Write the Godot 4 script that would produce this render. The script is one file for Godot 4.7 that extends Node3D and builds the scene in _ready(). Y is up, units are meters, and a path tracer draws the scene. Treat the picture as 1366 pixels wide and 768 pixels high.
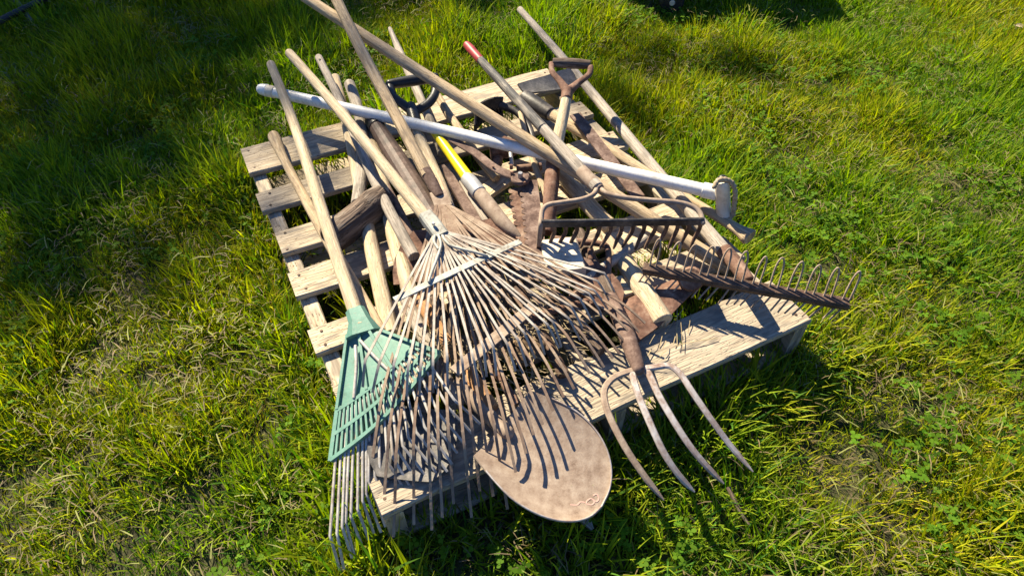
extends Node3D

# ---------------------------------------------------------------- geometry collector
class Geo:
	var v := PackedVector3Array()
	var n := PackedVector3Array()
	var u := PackedVector2Array()
	var c := PackedColorArray()
	var i := PackedInt32Array()
	func add(p: Vector3, nn: Vector3, uv: Vector2) -> int:
		v.append(p); n.append(nn); u.append(uv)
		return v.size() - 1
	func tri(a: int, b: int, d: int) -> void:
		if (v[d] - v[a]).cross(v[b] - v[a]).dot(n[a] + n[b] + n[d]) < 0.0:
			i.append(a); i.append(d); i.append(b)
		else:
			i.append(a); i.append(b); i.append(d)
	func quad(a: int, b: int, d: int, e: int) -> void:
		tri(a, b, d); tri(a, d, e)
	func mesh() -> ArrayMesh:
		var arr := []
		arr.resize(Mesh.ARRAY_MAX)
		arr[Mesh.ARRAY_VERTEX] = v; arr[Mesh.ARRAY_NORMAL] = n; arr[Mesh.ARRAY_TEX_UV] = u
		if c.size() == v.size(): arr[Mesh.ARRAY_COLOR] = c
		arr[Mesh.ARRAY_INDEX] = i
		var m := ArrayMesh.new()
		m.add_surface_from_arrays(Mesh.PRIMITIVE_TRIANGLES, arr)
		return m

var rng := RandomNumberGenerator.new()
var O := Vector3.ZERO          # base of the thing being built
var cur: Node3D
var mats := {}
var used := {}

const DECK := 0.127

func rf(a: float, b: float) -> float: return rng.randf_range(a, b)

# ---------------------------------------------------------------- scene helpers
func numbered(called: String) -> String:
	if not used.has(called):
		used[called] = 0
		return called
	used[called] += 1
	return "%s_%03d" % [called, used[called]]

func meta(o: Node, label: String, category: String, group := "", kind := "") -> void:
	if label: o.set_meta("label", label)
	if category: o.set_meta("category", category)
	if group: o.set_meta("group", group)
	if kind: o.set_meta("kind", kind)

func thing(called: String, label: String, category: String, at: Vector3, group := "") -> Node3D:
	cur = Node3D.new()
	cur.name = numbered(called)
	add_child(cur)
	cur.position = at
	O = at
	meta(cur, label, category, group)
	return cur

func part(g: Geo, called: String, m: Material, parent: Node3D = null) -> MeshInstance3D:
	var o := MeshInstance3D.new()
	o.name = called
	o.mesh = g.mesh()
	o.material_override = m
	(parent if parent else cur).add_child(o, true)
	return o

func single(g: Geo, called: String, label: String, category: String, m: Material, at: Vector3, group := "") -> MeshInstance3D:
	var o := MeshInstance3D.new()
	o.name = numbered(called)
	o.mesh = g.mesh()
	o.material_override = m
	add_child(o)
	o.position = at
	meta(o, label, category, group)
	return o

# ---------------------------------------------------------------- shape helpers (world points, stored relative to O)
func smooth(pts: Array, per := 6) -> Array:
	var out := []
	for k in pts.size() - 1:
		var a: Vector3 = pts[max(k - 1, 0)]
		var b: Vector3 = pts[k]
		var c: Vector3 = pts[k + 1]
		var d: Vector3 = pts[min(k + 2, pts.size() - 1)]
		for s in per:
			out.append(b.cubic_interpolate(c, a, d, float(s) / per))
	out.append(pts[-1])
	return out

func along(a: Vector3, b: Vector3, n := 8, sag := 0.0, wob := 0.0) -> Array:
	var out := []
	var d := (b - a).normalized()
	var sd := d.cross(Vector3.UP).normalized()
	var w1 := rf(-1, 1) * wob
	var w2 := rf(-1, 1) * wob
	for k in n + 1:
		var t := float(k) / n
		out.append(a.lerp(b, t) + Vector3.UP * sag * sin(PI * t) + sd * (w1 * sin(PI * t) + w2 * sin(TAU * t)))
	return out

func rad(n: int, a: float, b: float) -> Array:
	var out := []
	for k in n: out.append(lerpf(a, b, float(k) / max(n - 1, 1)))
	return out

# round tube; e0/e1: 0 open, 1 flat with small chamfer, 2 domed
func tube(g: Geo, pts: Array, r: Array, sides := 12, e0 := 1, e1 := 1, uo := 0.0, squash := 1.0, upv := Vector3.UP, knob := 0.0) -> void:
	var P := []
	var R := []
	var n0: int = pts.size()
	var t0: Vector3 = (pts[1] - pts[0]).normalized()
	var t1: Vector3 = (pts[n0 - 1] - pts[n0 - 2]).normalized()
	if e0 == 2:
		for k in [[1.0, 0.12], [0.9, 0.45], [0.6, 0.8], [0.3, 0.96]]: P.append(pts[0] - t0 * r[0] * k[0]); R.append(r[0] * k[1])
	elif e0 == 1:
		P.append(pts[0] - t0 * r[0] * 0.12); R.append(r[0] * 0.84)
	for k in n0: P.append(pts[k]); R.append(r[k])
	if e1 == 2:
		for k in [[0.3, 0.96], [0.6, 0.8], [0.9, 0.45], [1.0, 0.12]]: P.append(pts[n0 - 1] + t1 * r[n0 - 1] * k[0]); R.append(r[n0 - 1] * k[1])
	elif e1 == 1:
		P.append(pts[n0 - 1] + t1 * r[n0 - 1] * 0.12); R.append(r[n0 - 1] * 0.84)
	var side := t0.cross(upv)
	if side.length() < 0.01: side = t0.cross(Vector3.RIGHT)
	side = side.normalized()
	var rings := []
	var dist := 0.0
	for k in P.size():
		var t: Vector3
		if k == 0: t = P[1] - P[0]
		elif k == P.size() - 1: t = P[k] - P[k - 1]
		else: t = P[k + 1] - P[k - 1]
		t = t.normalized()
		side = (side - t * side.dot(t)).normalized()
		var up := side.cross(t).normalized()
		if k > 0: dist += (P[k] - P[k - 1]).length()
		var slope := 0.0
		if k == 0: slope = (R[1] - R[0]) / max((P[1] - P[0]).length(), 1e-5)
		elif k == P.size() - 1: slope = (R[k] - R[k - 1]) / max((P[k] - P[k - 1]).length(), 1e-5)
		else: slope = (R[k + 1] - R[k - 1]) / max((P[k + 1] - P[k - 1]).length(), 1e-5)
		var first := g.v.size()
		for s in sides + 1:
			var a := TAU * s / sides
			var dirv := side * cos(a) + up * sin(a) * squash
			var nn := (side * cos(a) + up * sin(a) / maxf(squash, 0.2) - t * clampf(slope, -3, 3)).normalized()
			var bump := 1.0
			if knob > 0.0: bump += knob * sin(a * 2.0 + dist * 31.0 + k * 1.7)
			g.add(P[k] + dirv * R[k] * bump - O, nn, Vector2(float(s) / sides, dist * 0.5 + uo))
		rings.append([first, t])
	for k in rings.size() - 1:
		for s in sides:
			g.quad(rings[k][0] + s, rings[k][0] + s + 1, rings[k + 1][0] + s + 1, rings[k + 1][0] + s)
	for e in 2:
		if (e == 0 and e0 == 0) or (e == 1 and e1 == 0): continue
		var rg = rings[0] if e == 0 else rings[-1]
		var nn: Vector3 = -rg[1] if e == 0 else rg[1]
		var first := g.v.size()
		for s in sides: g.add(g.v[rg[0] + s], nn, Vector2(0.5 + 0.06 * cos(TAU * s / sides), 0.9 + 0.006 * sin(TAU * s / sides)))
		var c := g.add((P[0] if e == 0 else P[-1]) - O, nn, Vector2(0.5, 0.9))
		for s in sides: g.tri(c, first + s, first + (s + 1) % sides)

# facetted section along a path; sec = closed list of Vector2 (side, up), scl = per point Vector2
func sweep(g: Geo, pts: Array, sec: Array, upv: Vector3, scl = null, uo := 0.0, uk := 5.0, caps := true, flatten := true) -> void:
	var fr := []
	var dist := 0.0
	for k in pts.size():
		var t: Vector3
		if k == 0: t = pts[1] - pts[0]
		elif k == pts.size() - 1: t = pts[k] - pts[k - 1]
		else: t = pts[k + 1] - pts[k - 1]
		t = t.normalized()
		var side := t.cross(upv).normalized()
		var up := side.cross(t).normalized()
		if k > 0: dist += (pts[k] - pts[k - 1]).length()
		fr.append([pts[k], side, up, t, dist, scl[k] if scl != null else Vector2.ONE])
	var m := sec.size()
	var per := 0.0
	for j in m:
		var a: Vector2 = sec[j]
		var b: Vector2 = sec[(j + 1) % m]
		var ln := (b - a).length()
		var en := Vector2(b.y - a.y, a.x - b.x).normalized()
		if en.dot((a + b) * 0.5) < 0 and flatten: en = -en
		var first := g.v.size()
		for f in fr:
			var nn: Vector3 = (f[1] * en.x + f[2] * en.y).normalized()
			g.add(f[0] + f[1] * a.x * f[5].x + f[2] * a.y * f[5].y - O, nn, Vector2(per * uk, f[4] * 0.5 + uo))
			g.add(f[0] + f[1] * b.x * f[5].x + f[2] * b.y * f[5].y - O, nn, Vector2((per + ln) * uk, f[4] * 0.5 + uo))
		for k in fr.size() - 1:
			g.quad(first + k * 2, first + k * 2 + 1, first + k * 2 + 3, first + k * 2 + 2)
		per += ln
	if caps:
		for e in 2:
			var f = fr[0] if e == 0 else fr[-1]
			var nn: Vector3 = -f[3] if e == 0 else f[3]
			var first := g.v.size()
			for j in m:
				g.add(f[0] + f[1] * sec[j].x * f[5].x + f[2] * sec[j].y * f[5].y - O, nn, Vector2(sec[j].x * uk, 0.85 + sec[j].y * 0.5))
			for j in range(1, m - 1): g.tri(first, first + j, first + j + 1)

func rect(w: float, h: float, b := 0.0) -> Array:
	var x := w * 0.5
	var y := h * 0.5
	if b <= 0.0: return [Vector2(-x, -y), Vector2(x, -y), Vector2(x, y), Vector2(-x, y)]
	return [Vector2(-x + b, -y), Vector2(x - b, -y), Vector2(x, -y + b), Vector2(x, y - b), Vector2(x - b, y), Vector2(-x + b, y), Vector2(-x, y - b), Vector2(-x, -y + b)]

# curved sheet with thickness from a grid of world points
func sheet(g: Geo, grid: Array, th: float, uvk := 1.0) -> void:
	var nu: int = grid.size()
	var nv: int = grid[0].size()
	var nrm := []
	for a in nu:
		var row := []
		for b in nv:
			var du: Vector3 = grid[min(a + 1, nu - 1)][b] - grid[max(a - 1, 0)][b]
			var dv: Vector3 = grid[a][min(b + 1, nv - 1)] - grid[a][max(b - 1, 0)]
			var nn := du.cross(dv)
			nn = nn.normalized() if nn.length() > 1e-12 else Vector3.UP
			if nn.y < 0: nn = -nn
			row.append(nn)
		nrm.append(row)
	var base := []
	for s in 2:
		base.append(g.v.size())
		for a in nu:
			for b in nv:
				var nn: Vector3 = nrm[a][b]
				g.add(grid[a][b] - (nn * th if s == 1 else Vector3.ZERO) - O, nn if s == 0 else -nn, Vector2(float(b) / (nv - 1), float(a) / (nu - 1)) * uvk)
	for s in 2:
		for a in nu - 1:
			for b in nv - 1:
				var q: int = base[s] + a * nv + b
				g.quad(q, q + 1, q + nv + 1, q + nv)
	var edge := []
	for b in nv: edge.append([0, b])
	for a in range(1, nu): edge.append([a, nv - 1])
	for b in range(nv - 2, -1, -1): edge.append([nu - 1, b])
	for a in range(nu - 2, 0, -1): edge.append([a, 0])
	var cen: Vector3 = (grid[0][0] + grid[nu - 1][nv - 1] + grid[0][nv - 1] + grid[nu - 1][0]) * 0.25
	for k in edge.size():
		var e = edge[k]
		var f = edge[(k + 1) % edge.size()]
		var p: Vector3 = grid[e[0]][e[1]]
		var q: Vector3 = grid[f[0]][f[1]]
		var up: Vector3 = nrm[e[0]][e[1]]
		var nn := (q - p).cross(up)
		if nn.length() < 1e-9: continue
		nn = nn.normalized()
		if nn.dot((p + q) * 0.5 - cen) < 0: nn = -nn
		var i0 := g.add(p - O, nn, Vector2(0, 0))
		var i1 := g.add(q - O, nn, Vector2(0.02, 0))
		var i2 := g.add(q - nrm[f[0]][f[1]] * th - O, nn, Vector2(0.02, 0.02))
		var i3 := g.add(p - up * th - O, nn, Vector2(0, 0.02))
		g.quad(i0, i1, i2, i3)

func disc(g: Geo, at: Vector3, axis: Vector3, r: float, h: float, sides := 10) -> void:
	tube(g, [at, at + axis.normalized() * h], [r, r], sides, 1, 1)

# ---------------------------------------------------------------- materials
func srgb(c: Color) -> Color: return c.linear_to_srgb()

func noise(seed_: int, freq: float, oct := 4, type := FastNoiseLite.TYPE_SIMPLEX_SMOOTH) -> FastNoiseLite:
	var f := FastNoiseLite.new()
	f.seed = seed_; f.frequency = freq; f.fractal_octaves = oct; f.noise_type = type
	return f

# weathered wood, grain along v (v = 1 is two metres), wraps round u
func wood(seed_: int, dark: Color, mid: Color, light: Color, crack := 0.5, stain := Color(0.1, 0.085, 0.07), stained := 0.35, rough := 0.85) -> StandardMaterial3D:
	var W := 128
	var H := 1024
	var a := noise(seed_, 1.0, 3)
	var b := noise(seed_ + 1, 1.0, 2)
	var c := noise(seed_ + 2, 1.0, 4)
	var data := PackedByteArray()
	data.resize(W * H * 3)
	var hd := PackedByteArray()
	hd.resize(W * H)
	var cs := []
	for x in W: cs.append(Vector2(cos(TAU * x / W), sin(TAU * x / W)))
	for y in H:
		for x in W:
			var q: Vector2 = cs[x]
			var g1 := a.get_noise_3d(q.x * 2.3, q.y * 2.3, y * 0.012)
			var g2 := b.get_noise_3d(q.x * 9.0, q.y * 9.0, y * 0.03)
			var bl := c.get_noise_3d(q.x * 0.8, q.y * 0.8 + 7.0, y * 0.02)
			var t := clampf(0.55 + g1 * 0.42 + g2 * 0.42, 0.0, 1.0)
			var col := dark.lerp(mid, t * 2.0) if t < 0.5 else mid.lerp(light, t * 2.0 - 1.0)
			var st := clampf((bl - 0.08) * 3.0, 0.0, 1.0) * stained
			col = col.lerp(stain, st)
			var cr := absf(g1 + g2 * 0.15)
			var hgt := 0.6 + g2 * 0.35
			if cr < 0.03 and bl < 0.25:
				col = col.lerp(dark * 0.45, crack * (1.0 - cr / 0.03))
				hgt -= 0.4 * (1.0 - cr / 0.03)
			col = srgb(col)
			var k := (y * W + x) * 3
			data[k] = int(clampf(col.r, 0, 1) * 255); data[k + 1] = int(clampf(col.g, 0, 1) * 255); data[k + 2] = int(clampf(col.b, 0, 1) * 255)
			hd[y * W + x] = int(clampf(hgt, 0, 1) * 255)
	var m := StandardMaterial3D.new()
	m.albedo_texture = ImageTexture.create_from_image(Image.create_from_data(W, H, false, Image.FORMAT_RGB8, data))
	var hi := Image.create_from_data(W, H, false, Image.FORMAT_L8, hd)
	hi.convert(Image.FORMAT_RGBA8)
	hi.bump_map_to_normal_map(2.5)
	m.normal_enabled = true
	m.normal_texture = ImageTexture.create_from_image(hi)
	m.normal_scale = 0.7
	m.roughness = rough
	m.metallic_specular = 0.3
	return m

# blotchy surface (rust, paint, dirt) on triplanar coordinates
func blotch(seed_: int, cols: Array, scale := 5.0, rough := 0.8, metal := 0.0, relief := 1.2, speck := 0.0, speck_col := Color(0, 0, 0), contrast := 1.9) -> StandardMaterial3D:
	var S := 256
	var a := noise(seed_, 0.012, 5)
	var b := noise(seed_ + 3, 0.06, 3)
	var c := noise(seed_ + 5, 0.11, 2)
	var ia := a.get_seamless_image(S, S)
	var ib := b.get_seamless_image(S, S)
	var ic := c.get_seamless_image(S, S)
	var img := Image.create(S, S, false, Image.FORMAT_RGB8)
	var hi := Image.create(S, S, false, Image.FORMAT_RGBA8)
	for y in S:
		for x in S:
			var va := ia.get_pixel(x, y).r
			var vb := ib.get_pixel(x, y).r
			var vc := ic.get_pixel(x, y).r
			var t := clampf((va * 0.55 + vb * 0.30 + vc * 0.15 - 0.5) * contrast + 0.5, 0, 1) * (cols.size() - 1)
			var k := int(min(floor(t), cols.size() - 2))
			var col: Color = cols[k].lerp(cols[k + 1], t - k)
			if speck > 0.0: col = col.lerp(speck_col, clampf((vc * 0.6 + vb * 0.4 - 0.62) * 8.0, 0, 1) * speck)
			img.set_pixel(x, y, srgb(col))
			var h := clampf(vb * 0.6 + vc * 0.4, 0, 1)
			hi.set_pixel(x, y, Color(h, h, h))
	hi.bump_map_to_normal_map(relief * 2.0)
	var m := StandardMaterial3D.new()
	m.albedo_texture = ImageTexture.create_from_image(img)
	m.normal_enabled = true
	m.normal_texture = ImageTexture.create_from_image(hi)
	m.normal_scale = 0.6
	m.uv1_triplanar = true
	m.uv1_scale = Vector3.ONE * scale
	m.roughness = rough
	m.metallic = metal
	m.metallic_specular = 0.4
	return m

func make_materials() -> void:
	mats.deck = wood(11, Color(0.20, 0.145, 0.10), Color(0.40, 0.325, 0.225), Color(0.55, 0.465, 0.345), 0.95, Color(0.16, 0.14, 0.12), 0.65)
	mats.deck_grey = wood(17, Color(0.17, 0.135, 0.10), Color(0.315, 0.26, 0.19), Color(0.42, 0.355, 0.265), 0.6, Color(0.13, 0.115, 0.10), 0.7)
	mats.pale = wood(23, Color(0.27, 0.19, 0.12), Color(0.45, 0.36, 0.235), Color(0.57, 0.48, 0.345), 0.8, Color(0.22, 0.18, 0.14), 0.5)
	mats.tan = wood(29, Color(0.22, 0.15, 0.09), Color(0.40, 0.30, 0.185), Color(0.51, 0.41, 0.28), 0.8, Color(0.15, 0.115, 0.085), 0.65)
	mats.grey = wood(37, Color(0.15, 0.125, 0.1), Color(0.30, 0.26, 0.215), Color(0.43, 0.38, 0.32), 0.9, Color(0.12, 0.105, 0.09), 0.55)
	mats.orange = wood(41, Color(0.23, 0.10, 0.04), Color(0.40, 0.21, 0.095), Color(0.5, 0.3, 0.15), 0.6, Color(0.15, 0.09, 0.06), 0.5)
	mats.dark_wood = wood(43, Color(0.03, 0.022, 0.018), Color(0.085, 0.06, 0.045), Color(0.2, 0.15, 0.115), 0.9, Color(0.28, 0.24, 0.2), 0.5)
	mats.worn_black = wood(47, Color(0.025, 0.024, 0.024), Color(0.055, 0.053, 0.052), Color(0.16, 0.15, 0.14), 0.2, Color(0.30, 0.26, 0.21), 0.6, 0.6)
	mats.rust = blotch(51, [Color(0.05, 0.025, 0.017), Color(0.12, 0.062, 0.042), Color(0.19, 0.115, 0.08), Color(0.28, 0.20, 0.15)], 6.0, 0.85, 0.0, 1.2)
	mats.rust_dark = blotch(57, [Color(0.025, 0.016, 0.012), Color(0.06, 0.036, 0.026), Color(0.125, 0.075, 0.05), Color(0.21, 0.145, 0.1)], 8.0, 0.75, 0.1, 1.5)
	mats.shank = blotch(59, [Color(0.03, 0.02, 0.016), Color(0.06, 0.038, 0.03), Color(0.095, 0.062, 0.05), Color(0.16, 0.11, 0.09)], 8.0, 0.6, 0.05, 0.8)
	mats.rust_red = blotch(61, [Color(0.055, 0.027, 0.018), Color(0.12, 0.06, 0.04), Color(0.18, 0.10, 0.068), Color(0.26, 0.18, 0.13)], 6.0, 0.85, 0.0, 1.2)
	mats.rust_brown = blotch(67, [Color(0.06, 0.032, 0.025), Color(0.10, 0.06, 0.046), Color(0.165, 0.108, 0.085), Color(0.235, 0.17, 0.135)], 8.0, 0.8, 0.05, 0.8)
	mats.rust_tan = blotch(71, [Color(0.13, 0.085, 0.058), Color(0.235, 0.17, 0.125), Color(0.32, 0.25, 0.19), Color(0.41, 0.34, 0.27)], 11.0, 0.8, 0.05, 0.9, 0.45, Color(0.16, 0.095, 0.06), 1.3)
	mats.tine = blotch(73, [Color(0.13, 0.085, 0.06), Color(0.27, 0.23, 0.19), Color(0.38, 0.35, 0.305), Color(0.47, 0.45, 0.41)], 3.0, 0.6, 0.1, 0.6, 0.3, Color(0.16, 0.09, 0.06), 1.2)
	mats.tine_rust = blotch(79, [Color(0.08, 0.045, 0.03), Color(0.175, 0.115, 0.08), Color(0.26, 0.195, 0.14), Color(0.36, 0.295, 0.225)], 3.5, 0.8, 0.05, 0.8, 0.4, Color(0.1, 0.055, 0.035), 1.3)
	mats.tine_grey = blotch(83, [Color(0.2, 0.15, 0.11), Color(0.33, 0.30, 0.265), Color(0.43, 0.41, 0.375), Color(0.5, 0.48, 0.45)], 9.0, 0.45, 0.12, 0.4)
	mats.bar_paint = blotch(87, [Color(0.16, 0.13, 0.095), Color(0.27, 0.265, 0.23), Color(0.34, 0.34, 0.30), Color(0.39, 0.39, 0.35)], 8.0, 0.6, 0.1, 0.4)
	mats.steel_worn = blotch(91, [Color(0.2, 0.12, 0.085), Color(0.3, 0.23, 0.19), Color(0.42, 0.38, 0.35), Color(0.5, 0.47, 0.45)], 6.0, 0.5, 0.35, 0.5)
	mats.grey_steel = blotch(95, [Color(0.05, 0.046, 0.042), Color(0.09, 0.085, 0.08), Color(0.14, 0.13, 0.12), Color(0.22, 0.2, 0.18)], 8.0, 0.6, 0.3, 0.6)
	mats.black_iron = blotch(99, [Color(0.012, 0.011, 0.011), Color(0.025, 0.023, 0.022), Color(0.05, 0.045, 0.042), Color(0.1, 0.085, 0.075)], 6.0, 0.5, 0.1, 0.6)
	mats.black_plastic = blotch(103, [Color(0.012, 0.012, 0.013), Color(0.02, 0.02, 0.022), Color(0.03, 0.03, 0.032)], 6.0, 0.38, 0.0, 0.3)
	mats.green = blotch(107, [Color(0.07, 0.135, 0.105), Color(0.095, 0.215, 0.165), Color(0.115, 0.25, 0.195), Color(0.165, 0.285, 0.23)], 7.0, 0.55, 0.0, 0.4, 0.6, Color(0.15, 0.17, 0.13), 1.7)
	mats.yellow = blotch(109, [Color(0.62, 0.47, 0.01), Color(0.74, 0.6, 0.012), Color(0.76, 0.63, 0.03)], 5.0, 0.35, 0.0, 0.2)
	mats.pvc = blotch(113, [Color(0.50, 0.47, 0.40), Color(0.68, 0.67, 0.62), Color(0.74, 0.74, 0.71), Color(0.76, 0.76, 0.74)], 4.0, 0.4, 0.0, 0.3, 0.6, Color(0.40, 0.35, 0.27), 1.9)
	mats.pvc_tan = blotch(117, [Color(0.46, 0.38, 0.27), Color(0.62, 0.55, 0.43), Color(0.7, 0.64, 0.53)], 8.0, 0.6, 0.0, 0.4)
	mats.cord = blotch(119, [Color(0.16, 0.12, 0.075), Color(0.32, 0.25, 0.165), Color(0.45, 0.37, 0.26)], 30.0, 0.95, 0.0, 2.0)
	mats.red = blotch(123, [Color(0.20, 0.02, 0.025), Color(0.30, 0.035, 0.04), Color(0.34, 0.06, 0.06)], 8.0, 0.5, 0.0, 0.4)
	mats.tape = blotch(127, [Color(0.3, 0.3, 0.29), Color(0.42, 0.42, 0.41), Color(0.5, 0.5, 0.49)], 10.0, 0.4, 0.3, 0.5)
	mats.white = blotch(131, [Color(0.36, 0.28, 0.20), Color(0.54, 0.47, 0.37), Color(0.62, 0.56, 0.46)], 7.0, 0.7, 0.0, 0.8, 0.4, Color(0.4, 0.28, 0.2))
	mats.bolt = blotch(133, [Color(0.3, 0.29, 0.28), Color(0.45, 0.45, 0.45)], 10.0, 0.35, 0.6, 0.3)
	mats.soil = blotch(137, [Color(0.035, 0.022, 0.013), Color(0.08, 0.052, 0.03), Color(0.15, 0.10, 0.06), Color(0.22, 0.16, 0.10)], 9.0, 1.0, 0.0, 3.0)
	mats.bark = blotch(139, [Color(0.02, 0.014, 0.01), Color(0.06, 0.042, 0.03), Color(0.13, 0.095, 0.07), Color(0.22, 0.17, 0.13)], 7.0, 0.95, 0.0, 2.5)
	mats.pink = StandardMaterial3D.new()
	mats.pink.albedo_color = srgb(Color(0.42, 0.265, 0.215)); mats.pink.roughness = 0.9
	mats.straw = StandardMaterial3D.new()
	mats.straw.vertex_color_use_as_albedo = true; mats.straw.roughness = 0.8
	mats.straw.backlight_enabled = true; mats.straw.backlight = Color(0.35, 0.35, 0.35)
	mats.grass = StandardMaterial3D.new()
	mats.grass.vertex_color_use_as_albedo = true; mats.grass.roughness = 0.6; mats.grass.metallic_specular = 0.18
	mats.grass.backlight_enabled = true; mats.grass.backlight = Color(0.92, 1.0, 0.2)
	mats.leaf = StandardMaterial3D.new()
	mats.leaf.vertex_color_use_as_albedo = true; mats.leaf.roughness = 0.5
	mats.leaf.backlight_enabled = true; mats.leaf.backlight = Color(0.5, 0.6, 0.2)
	mats.ground = blotch(141, [Color(0.015, 0.014, 0.006), Color(0.032, 0.032, 0.012), Color(0.05, 0.05, 0.018), Color(0.09, 0.075, 0.034)], 4.2, 1.0, 0.0, 3.0)

# ---------------------------------------------------------------- build
func _ready() -> void:
	rng.seed = 20240
	set_camera_and_light()
	make_materials()
	print("materials ", Time.get_ticks_msec())
	build_ground()
	build_pallet()
	build_tools_low()
	build_tools_high()
	build_rakes()
	build_surroundings()
	build_tree()
	print("things ", Time.get_ticks_msec())
	build_grass()
	print("grass ", Time.get_ticks_msec())

func sun_dir() -> Vector3:      # towards the sun
	var el := deg_to_rad(40.0)
	var az := deg_to_rad(38.0)
	return Vector3(-sin(az) * cos(el), sin(el), -cos(az) * cos(el))

func set_camera_and_light() -> void:
	var cam := Camera3D.new()
	cam.name = "camera"
	cam.position = Vector3(0, 1.26, 0)
	cam.rotation_degrees = Vector3(-47.4, 0, 0)
	cam.fov = 46.87
	cam.near = 0.05
	cam.far = 300.0
	add_child(cam)
	var env := Environment.new()
	env.background_mode = Environment.BG_SKY
	var sky := Sky.new()
	var sm := ProceduralSkyMaterial.new()
	sm.sky_top_color = Color(0.30, 0.45, 0.70)
	sm.sky_horizon_color = Color(0.62, 0.74, 0.88)
	sm.sky_curve = 0.12
	sm.ground_bottom_color = Color(0.12, 0.14, 0.07)
	sm.ground_horizon_color = Color(0.35, 0.38, 0.3)
	sm.sun_angle_max = 20.0
	sky.sky_material = sm
	env.sky = sky
	env.background_energy_multiplier = 0.44
	env.tonemap_mode = Environment.TONE_MAPPER_LINEAR
	env.tonemap_exposure = 3.05
	env.sdfgi_enabled = true
	env.ssao_enabled = true
	env.ssil_enabled = true
	var we := WorldEnvironment.new()
	we.name = "world_environment"
	we.environment = env
	add_child(we)
	var sun := DirectionalLight3D.new()
	sun.name = "sun"
	sun.light_energy = 1.6
	sun.light_color = Color(1.0, 0.945, 0.83)
	sun.light_angular_distance = 0.53
	sun.shadow_enabled = true
	add_child(sun)
	sun.look_at_from_position(sun_dir() * 20.0, Vector3.ZERO)

func build_ground() -> void:
	var g := Geo.new()
	O = Vector3.ZERO
	var nz := noise(5, 0.9, 3)
	var xs := []
	for k in 61: xs.append(-4.5 + 0.15 * k)
	xs = [-90.0, -40.0, -18.0, -9.0, -6.0] + xs + [6.0, 9.0, 18.0, 40.0, 90.0]
	var zs := []
	for k in 47: zs.append(-5.9 + 0.15 * k)
	zs = [-90.0, -40.0, -18.0, -10.0, -7.5] + zs + [2.0, 4.0, 9.0, 18.0, 40.0, 90.0]
	for z in zs:
		for x in xs:
			var y := nz.get_noise_2d(x, z) * 0.012 - 0.012
			g.add(Vector3(x, y, z), Vector3.UP, Vector2(x, z))
	for a in zs.size() - 1:
		for b in xs.size() - 1:
			var q: int = a * xs.size() + b
			g.quad(q, q + 1, q + xs.size() + 1, q + xs.size())
	var o := part(g, "ground", mats.ground, self)
	meta(o, "", "", "", "structure")
	o.set_meta("label", "lawn soil with thatch under the mown grass")

# ---------------------------------------------------------------- pallet
var PX := Basis(Vector3.UP, deg_to_rad(26.67))
const PO := Vector3(-0.2294, 0.0000, -0.4937)

func pl(x: float, y: float, z: float) -> Vector3:     # pallet coordinates: x right along the boards, z back along the left edge
	return PO + PX * Vector3(x, y, -z)

func plank(called: String, a: Vector3, b: Vector3, w: float, h: float, m: Material, warp := 0.004, up := Vector3.UP) -> void:
	var g := Geo.new()
	var n := 10
	var pts := []
	var sc := []
	var d := (b - a).normalized()
	var sd := d.cross(up)
	for k in n + 1:
		var t := float(k) / n
		pts.append(a.lerp(b, t) + up * rf(-warp, warp) * 0.35 + sd * rf(-0.5, 0.5) * warp)
		sc.append(Vector2(1.0 + rf(-0.5, 0.5) * warp / w * 2.0, 1.0))
	sc[0].x *= rf(0.95, 1.0)
	sc[n].x *= rf(0.94, 1.0)
	sweep(g, pts, rect(w, h, 0.003), up, sc, rf(0.0, 0.35), 5.0 + rf(-1, 1))
	part(g, called, m)

func build_pallet() -> void:
	thing("wooden_pallet", "weathered wooden pallet lying on the grass under the pile of tools", "pallet", PO)
	var th := 0.016
	# z front edge, z back edge, start and end along x
	for d in [[1.092, 1.225, -0.004, 1.0, 0], [0.916, 1.004, -0.008, 0.998, 1], [0.735, 0.826, 0.002, 1.004, 0], [0.579, 0.671, -0.004, 0.995, 0], [0.402, 0.478, -0.007, 1.0, 0], [0.225, 0.312, 0.0, 1.003, 1], [0.0, 0.136, 0.0, 1.004, 1]]:
		var zc: float = (d[0] + d[1]) * 0.5
		plank("deck_board", pl(d[2], DECK - th * 0.5, zc), pl(d[3], DECK - th * 0.5, zc + rf(-0.003, 0.003)), d[1] - d[0], th, mats.deck_grey if d[4] == 1 else mats.deck, 0.003)
	for x in [0.021, 0.5, 0.982]:
		plank("stringer", pl(x, 0.063, 0.002), pl(x, 0.063, 1.222), 0.036, 0.093, mats.deck if x < 0.1 else mats.deck_grey, 0.001)
	for z in [0.05, 0.42, 0.80, 1.16]:
		plank("bottom_board", pl(0.0, 0.008, z), pl(1.0, 0.008, z), 0.10, 0.015, mats.deck_grey if z < 0.1 else mats.deck, 0.001)
	# nail heads on the boards
	for d in [1.115, 1.2, 0.935, 0.985, 0.75, 0.81, 0.6, 0.65, 0.42, 0.46, 0.03, 0.105]:
		for x in [0.021, 0.982]:
			var g := Geo.new()
			disc(g, pl(x + rf(-0.006, 0.006), DECK - 0.002, d), Vector3.UP, 0.0035, 0.003, 8)
			part(g, "nail", mats.rust_dark)

# a wooden handle that is a thing of its own
func pole(called: String, label: String, cat: String, pts: Array, r: Array, m: Material, e0 := 2, e1 := 1, sides := 12, group := "") -> MeshInstance3D:
	O = pts[-1]
	var g := Geo.new()
	tube(g, pts, r, sides, e0, e1, rf(0.0, 0.15))
	return single(g, called, label, cat, m, O, group)

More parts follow.
